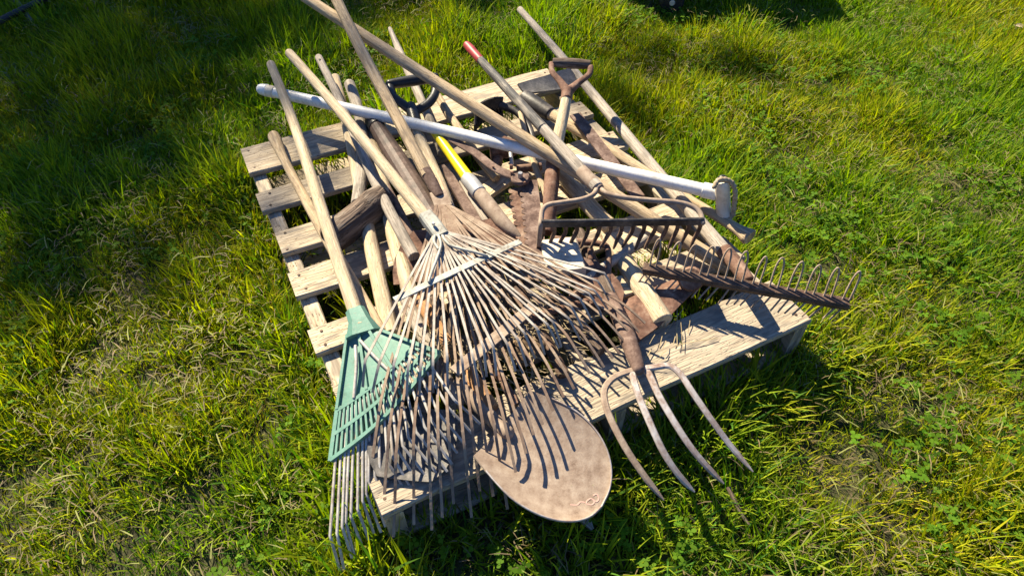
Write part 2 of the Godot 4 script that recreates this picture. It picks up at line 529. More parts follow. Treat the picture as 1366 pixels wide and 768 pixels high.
func shaft(a: Vector3, b: Vector3, ra: float, rb: float, m: Material, called := "handle", e0 := 2, e1 := 1, wob := 0.005, squash := 1.0) -> void:
	var g := Geo.new()
	var pts := along(a, b, 9, 0.0, wob)
	tube(g, pts, rad(10, ra, rb), 14, e0, e1, rf(0.0, 0.15), squash)
	part(g, called, m)

# blade: axis from base to tip, prof = half widths along it, dish = depth of the hollow
func blade_pt(base: Vector3, tip: Vector3, up: Vector3, prof: Array, dish: float, lift: float, t: float, s: float) -> Vector3:
	var d := tip - base
	var side := d.normalized().cross(up).normalized()
	var u2 := side.cross(d.normalized()).normalized()
	var f := t * (prof.size() - 1)
	var i0 := int(min(floor(f), prof.size() - 2))
	var w: float = lerpf(prof[i0], prof[i0 + 1], f - i0)
	w = maxf(w, 0.001)
	return base + d * t + side * w * s + u2 * (dish * s * s * clampf(w / prof.max(), 0, 1) + lift * (1.0 - t) * (1.0 - t))

func blade(base: Vector3, tip: Vector3, up: Vector3, prof: Array, dish: float, lift: float, th: float, warp := 1.0) -> Geo:
	var g := Geo.new()
	var grid := []
	var n := 22
	for k in n + 1:
		var t := 1.0 - pow(1.0 - float(k) / n, warp)
		var row := []
		for j in 13: row.append(blade_pt(base, tip, up, prof, dish, lift, t, float(j) / 6.0 - 1.0))
		grid.append(row)
	sheet(g, grid, th)
	return g

func build_tools_low() -> void:
	var g: Geo
	# grey knobbed handle under the green rake's handle
	pole("wooden_pole", "grey handle with a knobbed end lying under the green rake's handle", "pole", smooth([Vector3(-0.6848, 0.1500, -1.6116), Vector3(-0.6074, 0.1500, -1.4610), Vector3(-0.4398, 0.1520, -1.1639), Vector3(-0.2789, 0.1550, -0.8841)], 5), [0.017, 0.0175, 0.0165, 0.0135, 0.012, 0.012, 0.0125, 0.013, 0.0135, 0.014, 0.0145, 0.015, 0.0155, 0.016, 0.016, 0.016], mats.tan)
	# maul: log head with curved handle
	thing("wooden_maul", "wooden maul with dark log head and curved grey handle on the left boards", "maul", Vector3(-0.3985, 0.1270, -1.2877))
	g = Geo.new()
	var lp := along(Vector3(-0.4348, 0.1660, -1.1622), Vector3(-0.3284, 0.1700, -1.3135), 6)
	tube(g, lp, [0.036, 0.039, 0.040, 0.038, 0.040, 0.041, 0.038], 18, 1, 1, 0.1, 1.0, Vector3.UP, 0.03)
	part(g, "log_head", mats.dark_wood)
	g = Geo.new()
	var mp := smooth([Vector3(-0.4984, 0.1850, -1.8372), Vector3(-0.4545, 0.1780, -1.7113), Vector3(-0.4233, 0.1720, -1.5870), Vector3(-0.4031, 0.1680, -1.4373), Vector3(-0.3919, 0.1660, -1.3006)], 4)
	tube(g, mp, rad(mp.size(), 0.0165, 0.0175), 12, 2, 1, 0.05, 0.85)
	part(g, "handle", mats.grey)
	# two handles side by side
	pole("wooden_pole", "cracked pale handle running under the log head, left of a pair", "pole", along(Vector3(-0.5601, 0.1620, -1.9124), Vector3(-0.2595, 0.1480, -0.8876), 9, 0.0, 0.003), rad(10, 0.0145, 0.019), mats.pale)
	pole("wooden_pole", "cracked pale handle running under the log head, right of a pair", "pole", along(Vector3(-0.4113, 0.1500, -1.6265), Vector3(-0.2253, 0.1500, -0.9933), 9, 0.0, 0.003), rad(10, 0.02, 0.0185), mats.pale)
	# brown shovel shank with black cap
	thing("shovel", "broad brown steel tool shank with a black rubber cap at its upper end", "shovel", Vector3(-0.1678, 0.1500, -1.2060))
	var sp := along(Vector3(-0.3873, 0.1920, -1.6089), Vector3(-0.1635, 0.1760, -1.1725), 8)
	g = Geo.new()
	var sec := []
	for k in 9:
		var a := PI * k / 8.0
		sec.append(Vector2(cos(a) * 0.027, sin(a) * 0.024))
	for k in [Vector2(-0.024, -0.008), Vector2(0.024, -0.008)]: sec.append(k)
	sweep(g, sp, sec, Vector3.UP, [Vector2(0.8, 0.9), Vector2(0.88, 1), Vector2(0.95, 1), Vector2(1, 1), Vector2(1.02, 1), Vector2(1.05, 1), Vector2(1.07, 0.95), Vector2(1.1, 0.9), Vector2(1.15, 0.8)])
	part(g, "shank", mats.shank)
	g = Geo.new()
	tube(g, [Vector3(-0.4077, 0.1920, -1.6619), Vector3(-0.3969, 0.1920, -1.6313), Vector3(-0.3789, 0.1920, -1.5941)], [0.019, 0.0235, 0.0245], 16, 2, 0)
	part(g, "rubber_cap", mats.black_plastic)
	# rusty bar between the handles
	pole("iron_bar", "rusty round iron bar between the pale handles and the steel rake's handle", "iron bar", along(Vector3(-0.3648, 0.1550, -1.4511), Vector3(-0.2073, 0.1500, -1.1122), 6, 0.0, 0.001), rad(7, 0.011, 0.0115), mats.rust_brown, 1, 1)
	# black D-grip shovel
	thing("shovel", "wood-shafted shovel with a black plastic D-grip behind the white pipe", "shovel", Vector3(-0.1569, 0.1500, -1.2672))
	shaft(Vector3(-0.2795, 0.2000, -1.6191), Vector3(-0.1481, 0.1680, -1.2355), 0.0145, 0.016, mats.pale, "shaft", 0)
	g = Geo.new()
	var q0 := Vector3(-0.2820, 0.2050, -1.6493)
	tube(g, smooth([Vector3(-0.3604, 0.2250, -1.7688), Vector3(-0.3453, 0.2200, -1.7116), Vector3(-0.3070, 0.2130, -1.6715), q0], 5), rad(16, 0.0125, 0.0145), 12, 2, 2, 0.0, 0.8)
	tube(g, smooth([Vector3(-0.2320, 0.2280, -1.7975), Vector3(-0.2230, 0.2220, -1.7326), Vector3(-0.2412, 0.2140, -1.6816), q0], 5), rad(16, 0.0125, 0.0145), 12, 2, 2, 0.0, 0.8)
	tube(g, [Vector3(-0.2908, 0.2080, -1.6755), Vector3(-0.2812, 0.2050, -1.6417), Vector3(-0.2651, 0.2010, -1.5807)], [0.015, 0.019, 0.0175], 14, 2, 1)
	part(g, "fork", mats.black_plastic)
	g = Geo.new()
	tube(g, along(Vector3(-0.3601, 0.2260, -1.7671), Vector3(-0.2299, 0.2290, -1.8000), 4), [0.0135, 0.016, 0.0165, 0.016, 0.0135], 14, 2, 2)
	part(g, "grip", mats.black_plastic)
	# dark stick behind the D-grip
	pole("wooden_pole", "dark-tipped handle sticking out behind the black D-grip", "pole", along(Vector3(-0.4270, 0.1650, -2.2383), Vector3(-0.1944, 0.1500, -1.5290), 8, 0.0, 0.003), [0.007, 0.010, 0.013, 0.0135, 0.0135, 0.0135, 0.0135, 0.014, 0.014], mats.grey, 2, 1)
	# pointed stake
	g = Geo.new()
	O = Vector3(-0.0648, 0.1350, -1.2005)
	sweep(g, along(Vector3(-0.1859, 0.1650, -1.4544), Vector3(-0.0621, 0.1480, -1.1813), 6), rect(0.026, 0.014, 0.002), Vector3.UP, [Vector2(0.3, 0.6), Vector2(0.9, 1), Vector2(1, 1), Vector2(1.05, 1), Vector2(1.1, 1), Vector2(1.1, 1), Vector2(1.1, 1)])
	single(g, "iron_stake", "pointed flat rusty stake left of the yellow handle", "stake", mats.rust_brown, O)
	pole("wooden_pole", "short grey handle end beside the pointed rusty stake", "pole", along(Vector3(-0.1295, 0.1480, -1.3988), Vector3(-0.0272, 0.1450, -1.1582), 5, 0.0, 0.001), rad(6, 0.013, 0.015), mats.grey, 2, 1)
	# yellow handled tool
	thing("hoe", "hoe with a bright yellow fibreglass handle and a rusty wood-coloured socket", "hoe", Vector3(0.0129, 0.1400, -1.2006))
	shaft(Vector3(-0.2273, 0.2050, -1.5820), Vector3(-0.0996, 0.1880, -1.3424), 0.0115, 0.0165, mats.yellow, "yellow_handle", 2, 0, 0.0)
	g = Geo.new()
	tube(g, [Vector3(-0.1182, 0.1890, -1.3718), Vector3(-0.1080, 0.1880, -1.3577), Vector3(-0.0835, 0.1850, -1.3161)], [0.0175, 0.0195, 0.020], 16, 1, 1)
	part(g, "collar", mats.tape)
	g = Geo.new()
	tube(g, [Vector3(-0.0916, 0.1860, -1.3298), Vector3(-0.0619, 0.1810, -1.2799), Vector3(-0.0276, 0.1740, -1.2232), Vector3(-0.0018, 0.1680, -1.1918), Vector3(0.0163, 0.1630, -1.1759)], [0.0175, 0.019, 0.0185, 0.015, 0.0085], 16, 1, 2)
	part(g, "socket", mats.rust_tan)
	# pale crooked handle (scythe snath)
	pole("wooden_pole", "slim crooked pale handle passing behind the curved rusty blade", "pole", smooth([Vector3(-0.2284, 0.1550, -1.8186), Vector3(-0.1916, 0.1600, -1.7197), Vector3(-0.1384, 0.1650, -1.5972), Vector3(-0.0879, 0.1650, -1.4845), Vector3(-0.0417, 0.1600, -1.4058)], 4), rad(17, 0.0115, 0.0125), mats.tan, 2, 1)
	# pruning saw / cutter with curved rusty arm and toothed blades
	thing("crosscut_saw", "rusty saw with curved flat arm, pivot bolt and two toothed blades", "saw", Vector3(0.0401, 0.1500, -1.1792))
	g = Geo.new()
	var arm := smooth([Vector3(-0.2336, 0.2140, -1.5685), Vector3(-0.1687, 0.2080, -1.5170), Vector3(-0.0976, 0.2040, -1.4579), Vector3(-0.0447, 0.2020, -1.3957), Vector3(0.0134, 0.2000, -1.3608), Vector3(0.0442, 0.2000, -1.3608)], 4)
	var asc := []
	for k in arm.size():
		var t := float(k) / (arm.size() - 1)
		asc.append(Vector2(lerpf(0.35, 1.0, min(t * 4.0, 1.0)) * lerpf(1.0, 1.5, t), 1))
	sweep(g, arm, rect(0.02, 0.006, 0.0015), Vector3.UP, asc)
	part(g, "arm", mats.rust_brown)
	g = Geo.new()
	disc(g, Vector3(0.0210, 0.2000, -1.3485), Vector3.UP, 0.024, 0.006, 18)
	part(g, "pivot_plate", mats.rust_brown)
	for b in [[694, 238, 0.009, 0.018], [683, 233, 0.006, 0.01], [682, 225, 0.006, 0.012], [658, 224, 0.004, 0.006], [700, 245, 0.004, 0.006]]:
		g = Geo.new()
		disc(g, pix_bolt(b[0], b[1]), Vector3.UP, b[2] * 0.75, b[3], 8)
		part(g, "bolt", mats.bolt if b[2] > 0.008 else mats.rust_red)
	for s in 2:
		g = Geo.new()
		var a0: Vector3 = Vector3(0.0462, 0.1920, -1.3587) if s == 0 else Vector3(0.0116, 0.1780, -1.3458)
		var a1: Vector3 = Vector3(0.0655, 0.1780, -1.0223) if s == 0 else Vector3(0.0370, 0.1660, -1.1161)
		var half := 0.019 if s == 0 else 0.0115
		var dirv := (a1 - a0).normalized()
		var side := dirv.cross(Vector3.UP).normalized()
		if side.x > 0: side = -side
		var gr := []
		var nt := 16 if s == 0 else 10
		for k in nt * 4 + 1:
			var t := float(k) / (nt * 4)
			var tooth: float = [0.0, 0.0095, 0.0105, 0.0095][k % 4]
			var p := a0.lerp(a1, t)
			gr.append([p - side * half, p, p + side * half, p + side * (half + tooth)])
		sheet(g, gr, 0.0025)
		part(g, "toothed_blade", mats.rust_brown if s == 0 else mats.rust)
	# rusty lumps behind the pivot: hammer head and hinge
	thing("hammer_head", "small rusty hammer head lying behind the saw's pivot", "hammer", Vector3(-0.0233, 0.1270, -1.5360))
	g = Geo.new()
	sweep(g, along(Vector3(-0.0572, 0.1750, -1.4946), Vector3(0.0144, 0.1750, -1.5117), 4), rect(0.034, 0.036, 0.006), Vector3.UP, [Vector2(1, 1), Vector2(1, 1), Vector2(0.8, 0.8), Vector2(0.9, 0.9), Vector2(0.5, 0.5)])
	part(g, "head", mats.rust)
	g = Geo.new()
	sweep(g, along(Vector3(-0.0464, 0.1600, -1.4445), Vector3(-0.0368, 0.1650, -1.4845), 2), rect(0.024, 0.03, 0.005), Vector3.UP)
	part(g, "cheek", mats.rust)
	thing("iron_bracket", "rusty flat iron bracket behind the thin wooden stick", "bracket", Vector3(0.0360, 0.1270, -1.5430))
	g = Geo.new()
	sweep(g, along(Vector3(-0.0316, 0.1700, -1.5681), Vector3(0.0801, 0.1680, -1.5008), 4), rect(0.036, 0.006, 0.001), Vector3.UP)
	part(g, "plate", mats.rust_red)
	g = Geo.new()
	tube(g, along(Vector3(0.0142, 0.1580, -1.4505), Vector3(0.0792, 0.1580, -1.4604), 3), rad(4, 0.011, 0.011), 10)
	part(g, "knuckle", mats.rust)
	g = Geo.new()
	tube(g, along(Vector3(-0.0061, 0.1850, -1.5115), Vector3(0.0000, 0.1750, -1.4444), 2), rad(3, 0.006, 0.005), 8, 2, 1)
	part(g, "pin", mats.tape)
	# thin stick
	pole("wooden_stick", "thin crooked brown stick left of the wooden D-grip shaft", "stick", smooth([Vector3(0.0239, 0.1850, -1.6806), Vector3(0.0417, 0.1820, -1.5544), Vector3(0.0599, 0.1800, -1.4377), Vector3(0.0879, 0.1720, -1.3170), Vector3(0.1030, 0.1650, -1.2168)], 4), rad(17, 0.007, 0.0105), mats.tan, 1, 1, 9)
	# D-grip spade, iron and wood
	thing("spade", "old spade with a rusty iron D-grip and pale wooden shaft", "spade", Vector3(0.0941, 0.1400, -1.2446))
	shaft(Vector3(0.1555, 0.2620, -1.6658), Vector3(0.1050, 0.2050, -1.3981), 0.0145, 0.0175, mats.pale, "shaft", 0, 0)
	g = Geo.new()
	tube(g, [Vector3(0.1074, 0.2090, -1.4119), Vector3(0.1016, 0.1970, -1.3524), Vector3(0.0930, 0.1780, -1.2577), Vector3(0.0855, 0.1650, -1.1897)], [0.0185, 0.0195, 0.0175, 0.014], 16, 1, 1)
	part(g, "socket", mats.rust_red)
	g = Geo.new()
	tube(g, smooth([Vector3(0.1147, 0.2880, -1.7758), Vector3(0.1154, 0.2830, -1.7344), Vector3(0.1356, 0.2740, -1.7011), Vector3(0.1552, 0.2640, -1.6625)], 4), [0.0085, 0.0085, 0.0085, 0.0085, 0.009, 0.009, 0.009, 0.0095, 0.010, 0.011, 0.0125, 0.0145, 0.0155], 12, 1, 1, 0.0, 0.75)
	tube(g, smooth([Vector3(0.2259, 0.2880, -1.7589), Vector3(0.2191, 0.2830, -1.7220), Vector3(0.1880, 0.2740, -1.6931), Vector3(0.1573, 0.2640, -1.6625)], 4), [0.0085, 0.0085, 0.0085, 0.0085, 0.009, 0.009, 0.009, 0.0095, 0.010, 0.011, 0.0125, 0.0145, 0.0155], 12, 1, 1, 0.0, 0.75)
	tube(g, [Vector3(0.1553, 0.2660, -1.6669), Vector3(0.1519, 0.2580, -1.6336)], [0.016, 0.0165], 14, 1, 1)
	part(g, "iron_fork", mats.rust_red)
	g = Geo.new()
	tube(g, along(Vector3(0.1192, 0.2880, -1.7801), Vector3(0.2244, 0.2880, -1.7673), 4), [0.0125, 0.0145, 0.015, 0.0145, 0.0125], 14, 1, 1)
	part(g, "grip", mats.dark_wood)
	# grubbing hoe with the head on the back board
	thing("grub_hoe", "long-handled grub hoe with a grey blade lying on the back board", "hoe", Vector3(0.5716, 0.1500, -1.1530))
	var hp := smooth([Vector3(0.0519, 0.1680, -1.7638), Vector3(0.1864, 0.1700, -1.6194), Vector3(0.3349, 0.1720, -1.4418), Vector3(0.4663, 0.1720, -1.2877), Vector3(0.5337, 0.1720, -1.2090), Vector3(0.5690, 0.1720, -1.1663)], 4)
	g = Geo.new()
	var hr := []
	for k in hp.size():
		var t := float(k) / (hp.size() - 1)
		hr.append(0.0165 + 0.0035 * cos(t * 5.0) + (0.0065 * smoothstep(0.85, 0.99, t)))
	tube(g, hp, hr, 14, 1, 1, 0.1, 0.8)
	part(g, "handle", mats.tan)
	g = Geo.new()
	tube(g, [Vector3(0.0385, 0.1700, -1.7813), Vector3(0.0738, 0.1700, -1.7401), Vector3(0.1123, 0.1700, -1.6961)], [0.026, 0.0255, 0.021], 16, 1, 1)
	part(g, "eye", mats.black_iron)
	g = blade(Vector3(0.0250, 0.1800, -1.8027), Vector3(0.2090, 0.1500, -1.9379), Vector3(0.0, 1.0, 0.35), [0.02, 0.026, 0.03, 0.034, 0.04, 0.04], 0.004, 0.012, 0.006)
	part(g, "blade", mats.grey_steel)
	# black curved hoe blade
	thing("black_hoe", "black curved hoe blade standing on edge on the back board", "hoe", Vector3(-0.0821, 0.1270, -1.5967))
	g = Geo.new()
	var gr2 := []
	for k in 15:
		var t := float(k) / 14.0
		var a := lerpf(-0.15, 1.75, t)
		var c0 := Vector3(-0.0371, 0.1500, -1.6492)
		var p := c0 + Vector3(-cos(a) * 0.07, 0.0, -sin(a) * 0.085)
		gr2.append([p + Vector3(0, 0.055 * sin(clampf(t * 4.0, 0.2, 1.0) * PI * 0.5), 0), p + Vector3(-0.004, 0.02, -0.004), p + Vector3(0.0, -0.02, 0.0)])
	sheet(g, gr2, 0.005)
	part(g, "blade", mats.black_iron)
	g = Geo.new()
	tube(g, smooth([Vector3(-0.0333, 0.1800, -1.7282), Vector3(0.0154, 0.1720, -1.7009), Vector3(0.0476, 0.1650, -1.6419), Vector3(0.0614, 0.1600, -1.5753)], 4), rad(13, 0.012, 0.009), 10)
	part(g, "neck", mats.black_iron)
	# rusty angle iron
	thing("angle_iron", "rusty angle iron bar leaning across the right boards", "iron bar", Vector3(0.3305, 0.1300, -1.3617))
	g = Geo.new()
	sweep(g, along(Vector3(0.1799, 0.1950, -1.6457), Vector3(0.3233, 0.1650, -1.3136), 5), [Vector2(-0.017, 0.004), Vector2(-0.017, 0.009), Vector2(0.017, 0.009), Vector2(0.017, 0.004)], Vector3.UP)
	part(g, "flange", mats.rust_brown)
	g = Geo.new()
	sweep(g, along(Vector3(0.1799, 0.1950, -1.6457), Vector3(0.3233, 0.1650, -1.3136), 5), [Vector2(-0.017, 0.004), Vector2(-0.012, 0.004), Vector2(-0.012, -0.022), Vector2(-0.017, -0.022)], Vector3.UP, null, 0.0, 5.0, true, false)
	part(g, "web", mats.rust_brown)
	# loose board pieces and thick handles under the bow rake
	pole("wooden_pole", "thick pale handle passing under the left half of the bow rake", "pole", along(Vector3(0.1196, 0.1550, -1.4511), Vector3(0.2450, 0.1500, -1.2224), 6, 0.0, 0.002), rad(7, 0.021, 0.022), mats.pale, 2, 1, 14)
	pole("wooden_pole", "thick sunlit handle stub below the bow rake's teeth", "pole", along(Vector3(0.2397, 0.1520, -1.1718), Vector3(0.3275, 0.1490, -0.9242), 6, 0.0, 0.002), rad(7, 0.021, 0.024), mats.pale, 2, 1, 14)
	pole("wooden_pole", "grey stick lying crosswise behind the bow rake's teeth", "pole", along(Vector3(0.1708, 0.1600, -1.0393), Vector3(0.3226, 0.1650, -1.1685), 4, 0.0, 0.001), rad(5, 0.011, 0.012), mats.grey, 1, 1, 10)
	# short bent iron hooks under the bow rake
	thing("iron_hook", "bent rusty iron hook hanging under the bow rake", "hook", Vector3(0.2179, 0.1400, -0.9932))
	g = Geo.new()
	tube(g, smooth([Vector3(0.0933, 0.1700, -1.1632), Vector3(0.1547, 0.1750, -1.1475), Vector3(0.2068, 0.1780, -1.1366), Vector3(0.2245, 0.1780, -1.1188), Vector3(0.2215, 0.1680, -1.0601), Vector3(0.2145, 0.1580, -0.9951), Vector3(0.2036, 0.1580, -0.9684)], 4), rad(25, 0.0085, 0.006), 9)
	part(g, "hook", mats.rust)
	g = Geo.new()
	tube(g, along(Vector3(0.1852, 0.1720, -1.1250), Vector3(0.1832, 0.1600, -1.0873), 3), rad(4, 0.007, 0.007), 8)
	part(g, "peg", mats.rust)
	# white painted block
	thing("painted_block", "chalky white painted wooden block behind the steel rake's right tines", "block", Vector3(0.1300, 0.1300, -1.1348))
	g = Geo.new()
	sweep(g, along(Vector3(0.1083, 0.1720, -1.1403), Vector3(0.1238, 0.1720, -1.0373), 3), rect(0.088, 0.04, 0.004), Vector3.UP)
	part(g, "block", mats.white)
	# rusty rounded trowel
	thing("garden_trowel", "rusty orange trowel blade with a rounded end by the bow rake", "trowel", Vector3(0.2007, 0.1400, -1.0276))
	g = blade(Vector3(0.1469, 0.1700, -1.0775), Vector3(0.2361, 0.1520, -0.9561), Vector3.UP, [0.022, 0.036, 0.043, 0.046, 0.045, 0.036, 0.006], 0.010, 0.006, 0.003)
	part(g, "blade", mats.rust_red)
	g = Geo.new()
	tube(g, along(Vector3(0.1118, 0.1500, -1.1530), Vector3(0.1535, 0.1680, -1.0697), 3), rad(4, 0.009, 0.011), 9)
	part(g, "shank", mats.rust_red)
	# rusty mattock slab on the front boards
	thing("mattock_head", "heavy rusty mattock head on the front boards beneath the hay rake", "mattock", Vector3(0.3315, 0.1270, -0.9933))
	g = blade(Vector3(0.4268, 0.1760, -1.0382), Vector3(0.2420, 0.1500, -0.9192), Vector3.UP, [0.022, 0.026, 0.034, 0.045, 0.05, 0.052], -0.008, 0.004, 0.016)
	part(g, "blade", mats.rust_red)
	g = Geo.new()
	tube(g, [Vector3(0.4138, 0.1450, -1.0535), Vector3(0.3941, 0.1980, -1.0034)], [0.03, 0.028], 16)
	part(g, "eye", mats.rust)
	# pale board offcuts seen through the pile
	for b in [["short pale board offcut under the bow rake's right end", 806, 322, 905, 300, 0.075, 0.136], ["short pale board offcut beside the orange trowel", 800, 392, 868, 372, 0.06, 0.136], ["pale board offcut between the yellow handle and the saw", 640, 262, 672, 240, 0.05, 0.137]]:
		g = Geo.new()
		var pa := unpix(b[1], b[2])
		var pb := unpix(b[3], b[4])
		O = pa
		sweep(g, along(pa, pb, 3), rect(b[5], 0.015, 0.002), Vector3.UP, null, rf(0, 0.4))
		single(g, "board_offcut", b[0], "board", mats.pale, O)
	# square scoop under the leaf rakes
	thing("scoop_shovel", "rusty red square-mouthed shovel blade lying under the steel leaf rake", "shovel", Vector3(-0.1104, 0.1400, -1.0751))
	g = blade(Vector3(-0.1412, 0.1660, -1.2102), Vector3(-0.1062, 0.1460, -1.0669), Vector3.UP, [0.10, 0.135, 0.155, 0.165, 0.168], 0.010, 0.004, 0.003)
	part(g, "blade", mats.rust_red)
	g = Geo.new()
	tube(g, along(Vector3(-0.1749, 0.1650, -1.3255), Vector3(-0.1404, 0.1650, -1.1951), 3), rad(4, 0.014, 0.017), 12)
	part(g, "socket", mats.rust_red)
	# clods of soil
	for b in [["crumbly brown clod of dried soil under the rakes, the largest", 655, 398, 0.055, 0.032], ["dark soil clod left of the largest clod", 612, 420, 0.04, 0.026], ["soil clod near the front board under the rusty rake", 700, 470, 0.045, 0.025], ["small clod of soil beside the rusty hexagonal bolts", 742, 420, 0.03, 0.02]]:
		var ce := unpix(b[1], b[2])
		O = ce - Vector3.UP * 0.01
		g = Geo.new()
		lump(g, ce, b[3], b[4], int(b[1]))
		single(g, "soil_clod", b[0], "clod", mats.soil, O, "soil clods under the rakes")
	# heap of rusty ends under the rakes
	pole("iron_bar", "rusty iron rod under the rakes pointing at the round shovel", "iron bar", along(Vector3(-0.1397, 0.1500, -0.9956), Vector3(0.0102, 0.1520, -0.7090), 5, 0.0, 0.002), rad(6, 0.009, 0.009), mats.rust, 1, 1, 9)
	pole("wooden_pole", "brown handle under the rakes lying along the front boards", "pole", along(Vector3(-0.2063, 0.1480, -0.9861), Vector3(-0.0408, 0.1500, -0.7017), 6, 0.0, 0.002), rad(7, 0.016, 0.017), mats.orange, 1, 1)
	pole("wooden_pole", "grey handle under the rakes beside the soil clods", "pole", along(Vector3(-0.2411, 0.1480, -0.9973), Vector3(-0.1071, 0.1480, -0.7115), 6, 0.0, 0.002), rad(7, 0.015, 0.016), mats.grey, 1, 1)
	pole("iron_bar", "rusty iron rod lying across the handles under the rakes", "iron bar", along(Vector3(-0.0522, 0.1680, -0.8838), Vector3(0.1767, 0.1650, -0.9710), 5, 0.0, 0.002), rad(6, 0.008, 0.008), mats.rust_red, 1, 1, 9)
	pole("wooden_pole", "dark old handle under the steel rake's bar, beside the brown handle", "pole", along(Vector3(-0.1817, 0.1500, -0.9956), Vector3(-0.0641, 0.1500, -0.7451), 6, 0.0, 0.003), rad(7, 0.014, 0.015), mats.dark_wood, 1, 1)
	pole("iron_bar", "dark iron pipe lying right of the soil clods under the rusty rake", "iron bar", along(Vector3(0.0119, 0.1500, -1.0184), Vector3(0.1050, 0.1480, -0.7827), 6, 0.0, 0.002), rad(7, 0.013, 0.013), mats.rust_dark, 1, 1)
	pole("wooden_pole", "dark weathered handle crossing the gap behind the pitchfork socket", "pole", along(Vector3(0.0881, 0.1460, -1.0060), Vector3(0.1835, 0.1460, -0.8412), 6, 0.0, 0.002), rad(7, 0.014, 0.0145), mats.dark_wood, 1, 1)
	for b in [["rusty hexagonal bolt right of the soil clods", 768, 402, 774, 388], ["second rusty hexagonal bolt right of the soil clods", 782, 400, 790, 414]]:
		g = Geo.new()
		O = unpix(b[1], b[2])
		tube(g, [O + Vector3.UP * 0.02, unpix(b[3], b[4]) + Vector3.UP * 0.02], [0.008, 0.008], 8)
		tube(g, [O + Vector3(0, 0.02, 0), O + Vector3(-0.006, 0.026, -0.004)], [0.014, 0.014], 6)
		single(g, "bolt", b[0], "bolt", mats.rust, O)
	# grey spade blade on the front left corner
	thing("spade", "dull grey spade blade lying on the front left corner under the green rake", "spade", Vector3(-0.1936, 0.1400, -0.6182))
	g = blade(Vector3(-0.1781, 0.1580, -0.6967), Vector3(-0.1940, 0.1400, -0.5580), Vector3.UP, [0.07, 0.078, 0.082, 0.082, 0.08, 0.07, 0.05], 0.008, 0.004, 0.003)
	part(g, "blade", mats.grey_steel)
	g = Geo.new()
	tube(g, along(Vector3(-0.1588, 0.1650, -0.8268), Vector3(-0.1759, 0.1650, -0.6806), 3), rad(4, 0.013, 0.016), 12)
	part(g, "socket", mats.grey_steel)
	# round-ended shovel hanging over the front edge
	thing("round_shovel", "dusty tan round-ended shovel with faint pink paint scribble over the front edge", "shovel", Vector3(-0.0335, 0.1400, -0.6911))
	var sb := Vector3(-0.0214, 0.1520, -0.6590)
	var stp := Vector3(0.1628, 0.1080, -0.5230)
	var sup := Vector3(-0.02, 1.0, 0.0)
	var spr := []
	for k in 61:
		var t := k / 60.0
		spr.append(lerpf(0.086, 0.107, sin(minf(t / 0.5, 1.0) * PI * 0.5)) * sqrt(maxf(0.0, 1.0 - pow(clampf((t - 0.36) / 0.64, 0, 1), 2.3))))
	g = blade(sb, stp, sup, spr, 0.034, 0.0, 0.0028, 2.0)
	var bl := part(g, "blade", mats.rust_tan)
	g = Geo.new()
	var rim := []
	for k in 49:
		var a := k / 48.0 * 2.0 - 1.0
		rim.append(blade_pt(sb, stp, sup, spr, 0.034, 0.0, 1.0 - pow(absf(a), 2.0) * 0.85, -1.0 if a < 0 else 1.0) + Vector3.UP * 0.0005)
	tube(g, rim, rad(49, 0.0019, 0.0019), 6)
	part(g, "worn_edge", mats.steel_worn, bl)
	g = Geo.new()
	tube(g, along(Vector3(-0.1127, 0.1500, -0.7594), Vector3(-0.0099, 0.1500, -0.6489), 4), rad(5, 0.017, 0.014), 12, 1, 2)
	part(g, "socket", mats.rust_tan)
	g = Geo.new()
	for c in [[[0.80, 0.46], [0.84, 0.40], [0.85, 0.27], [0.88, 0.23]], [[0.885, 0.16], [0.90, 0.02], [0.935, 0.05], [0.93, 0.2], [0.895, 0.24], [0.885, 0.16]], [[0.90, -0.1], [0.92, -0.22], [0.95, -0.16], [0.945, 0.0], [0.915, 0.0]]]:
		var ps := []
		for p in c: ps.append(blade_pt(sb, stp, sup, spr, 0.034, 0.0, p[0], p[1]) + Vector3.UP * 0.0003)
		sweep(g, smooth(ps, 4), rect(0.0026, 0.0004), Vector3.UP)
	part(g, "paint_scribble", mats.pink, bl)
	# wooden wedge below it
	g = Geo.new()
	O = Vector3(0.1528, 0.0000, -0.5341)
	sweep(g, along(Vector3(0.0901, 0.0600, -0.5979), Vector3(0.1527, 0.0180, -0.5177), 4), rect(0.03, 0.016, 0.002), Vector3.UP, [Vector2(1, 1), Vector2(1, 1), Vector2(1, 1), Vector2(0.8, 1), Vector2(0.2, 0.6)])
	single(g, "wooden_stake", "pointed grey wooden stake on the grass below the round shovel", "stake", mats.grey, O)
	pole("wooden_stick", "thin dark stick lying in the grass below the pitchfork tines", "stick", along(Vector3(0.4271, 0.0300, -0.5970), Vector3(0.4575, 0.0100, -0.5298), 4, 0.0, 0.003), rad(5, 0.005, 0.004), mats.dark_wood, 1, 1, 7)
	# pitchfork
	thing("pitchfork", "four-tined rusty pitchfork hanging over the front edge of the pallet", "pitchfork", Vector3(0.2556, 0.1500, -0.7962))
	shaft(Vector3(0.1653, 0.1420, -1.2147), Vector3(0.2228, 0.1600, -0.9644), 0.015, 0.016, mats.dark_wood, "handle", 1, 0)
	g = Geo.new()
	tube(g, [Vector3(0.2182, 0.1600, -0.9843), Vector3(0.2291, 0.1630, -0.9337), Vector3(0.2407, 0.1680, -0.8716), Vector3(0.2487, 0.1720, -0.8139), Vector3(0.2535, 0.1720, -0.7804)], [0.0165, 0.0175, 0.0185, 0.0165, 0.013], 16, 1, 2)
	part(g, "socket", mats.rust_brown)
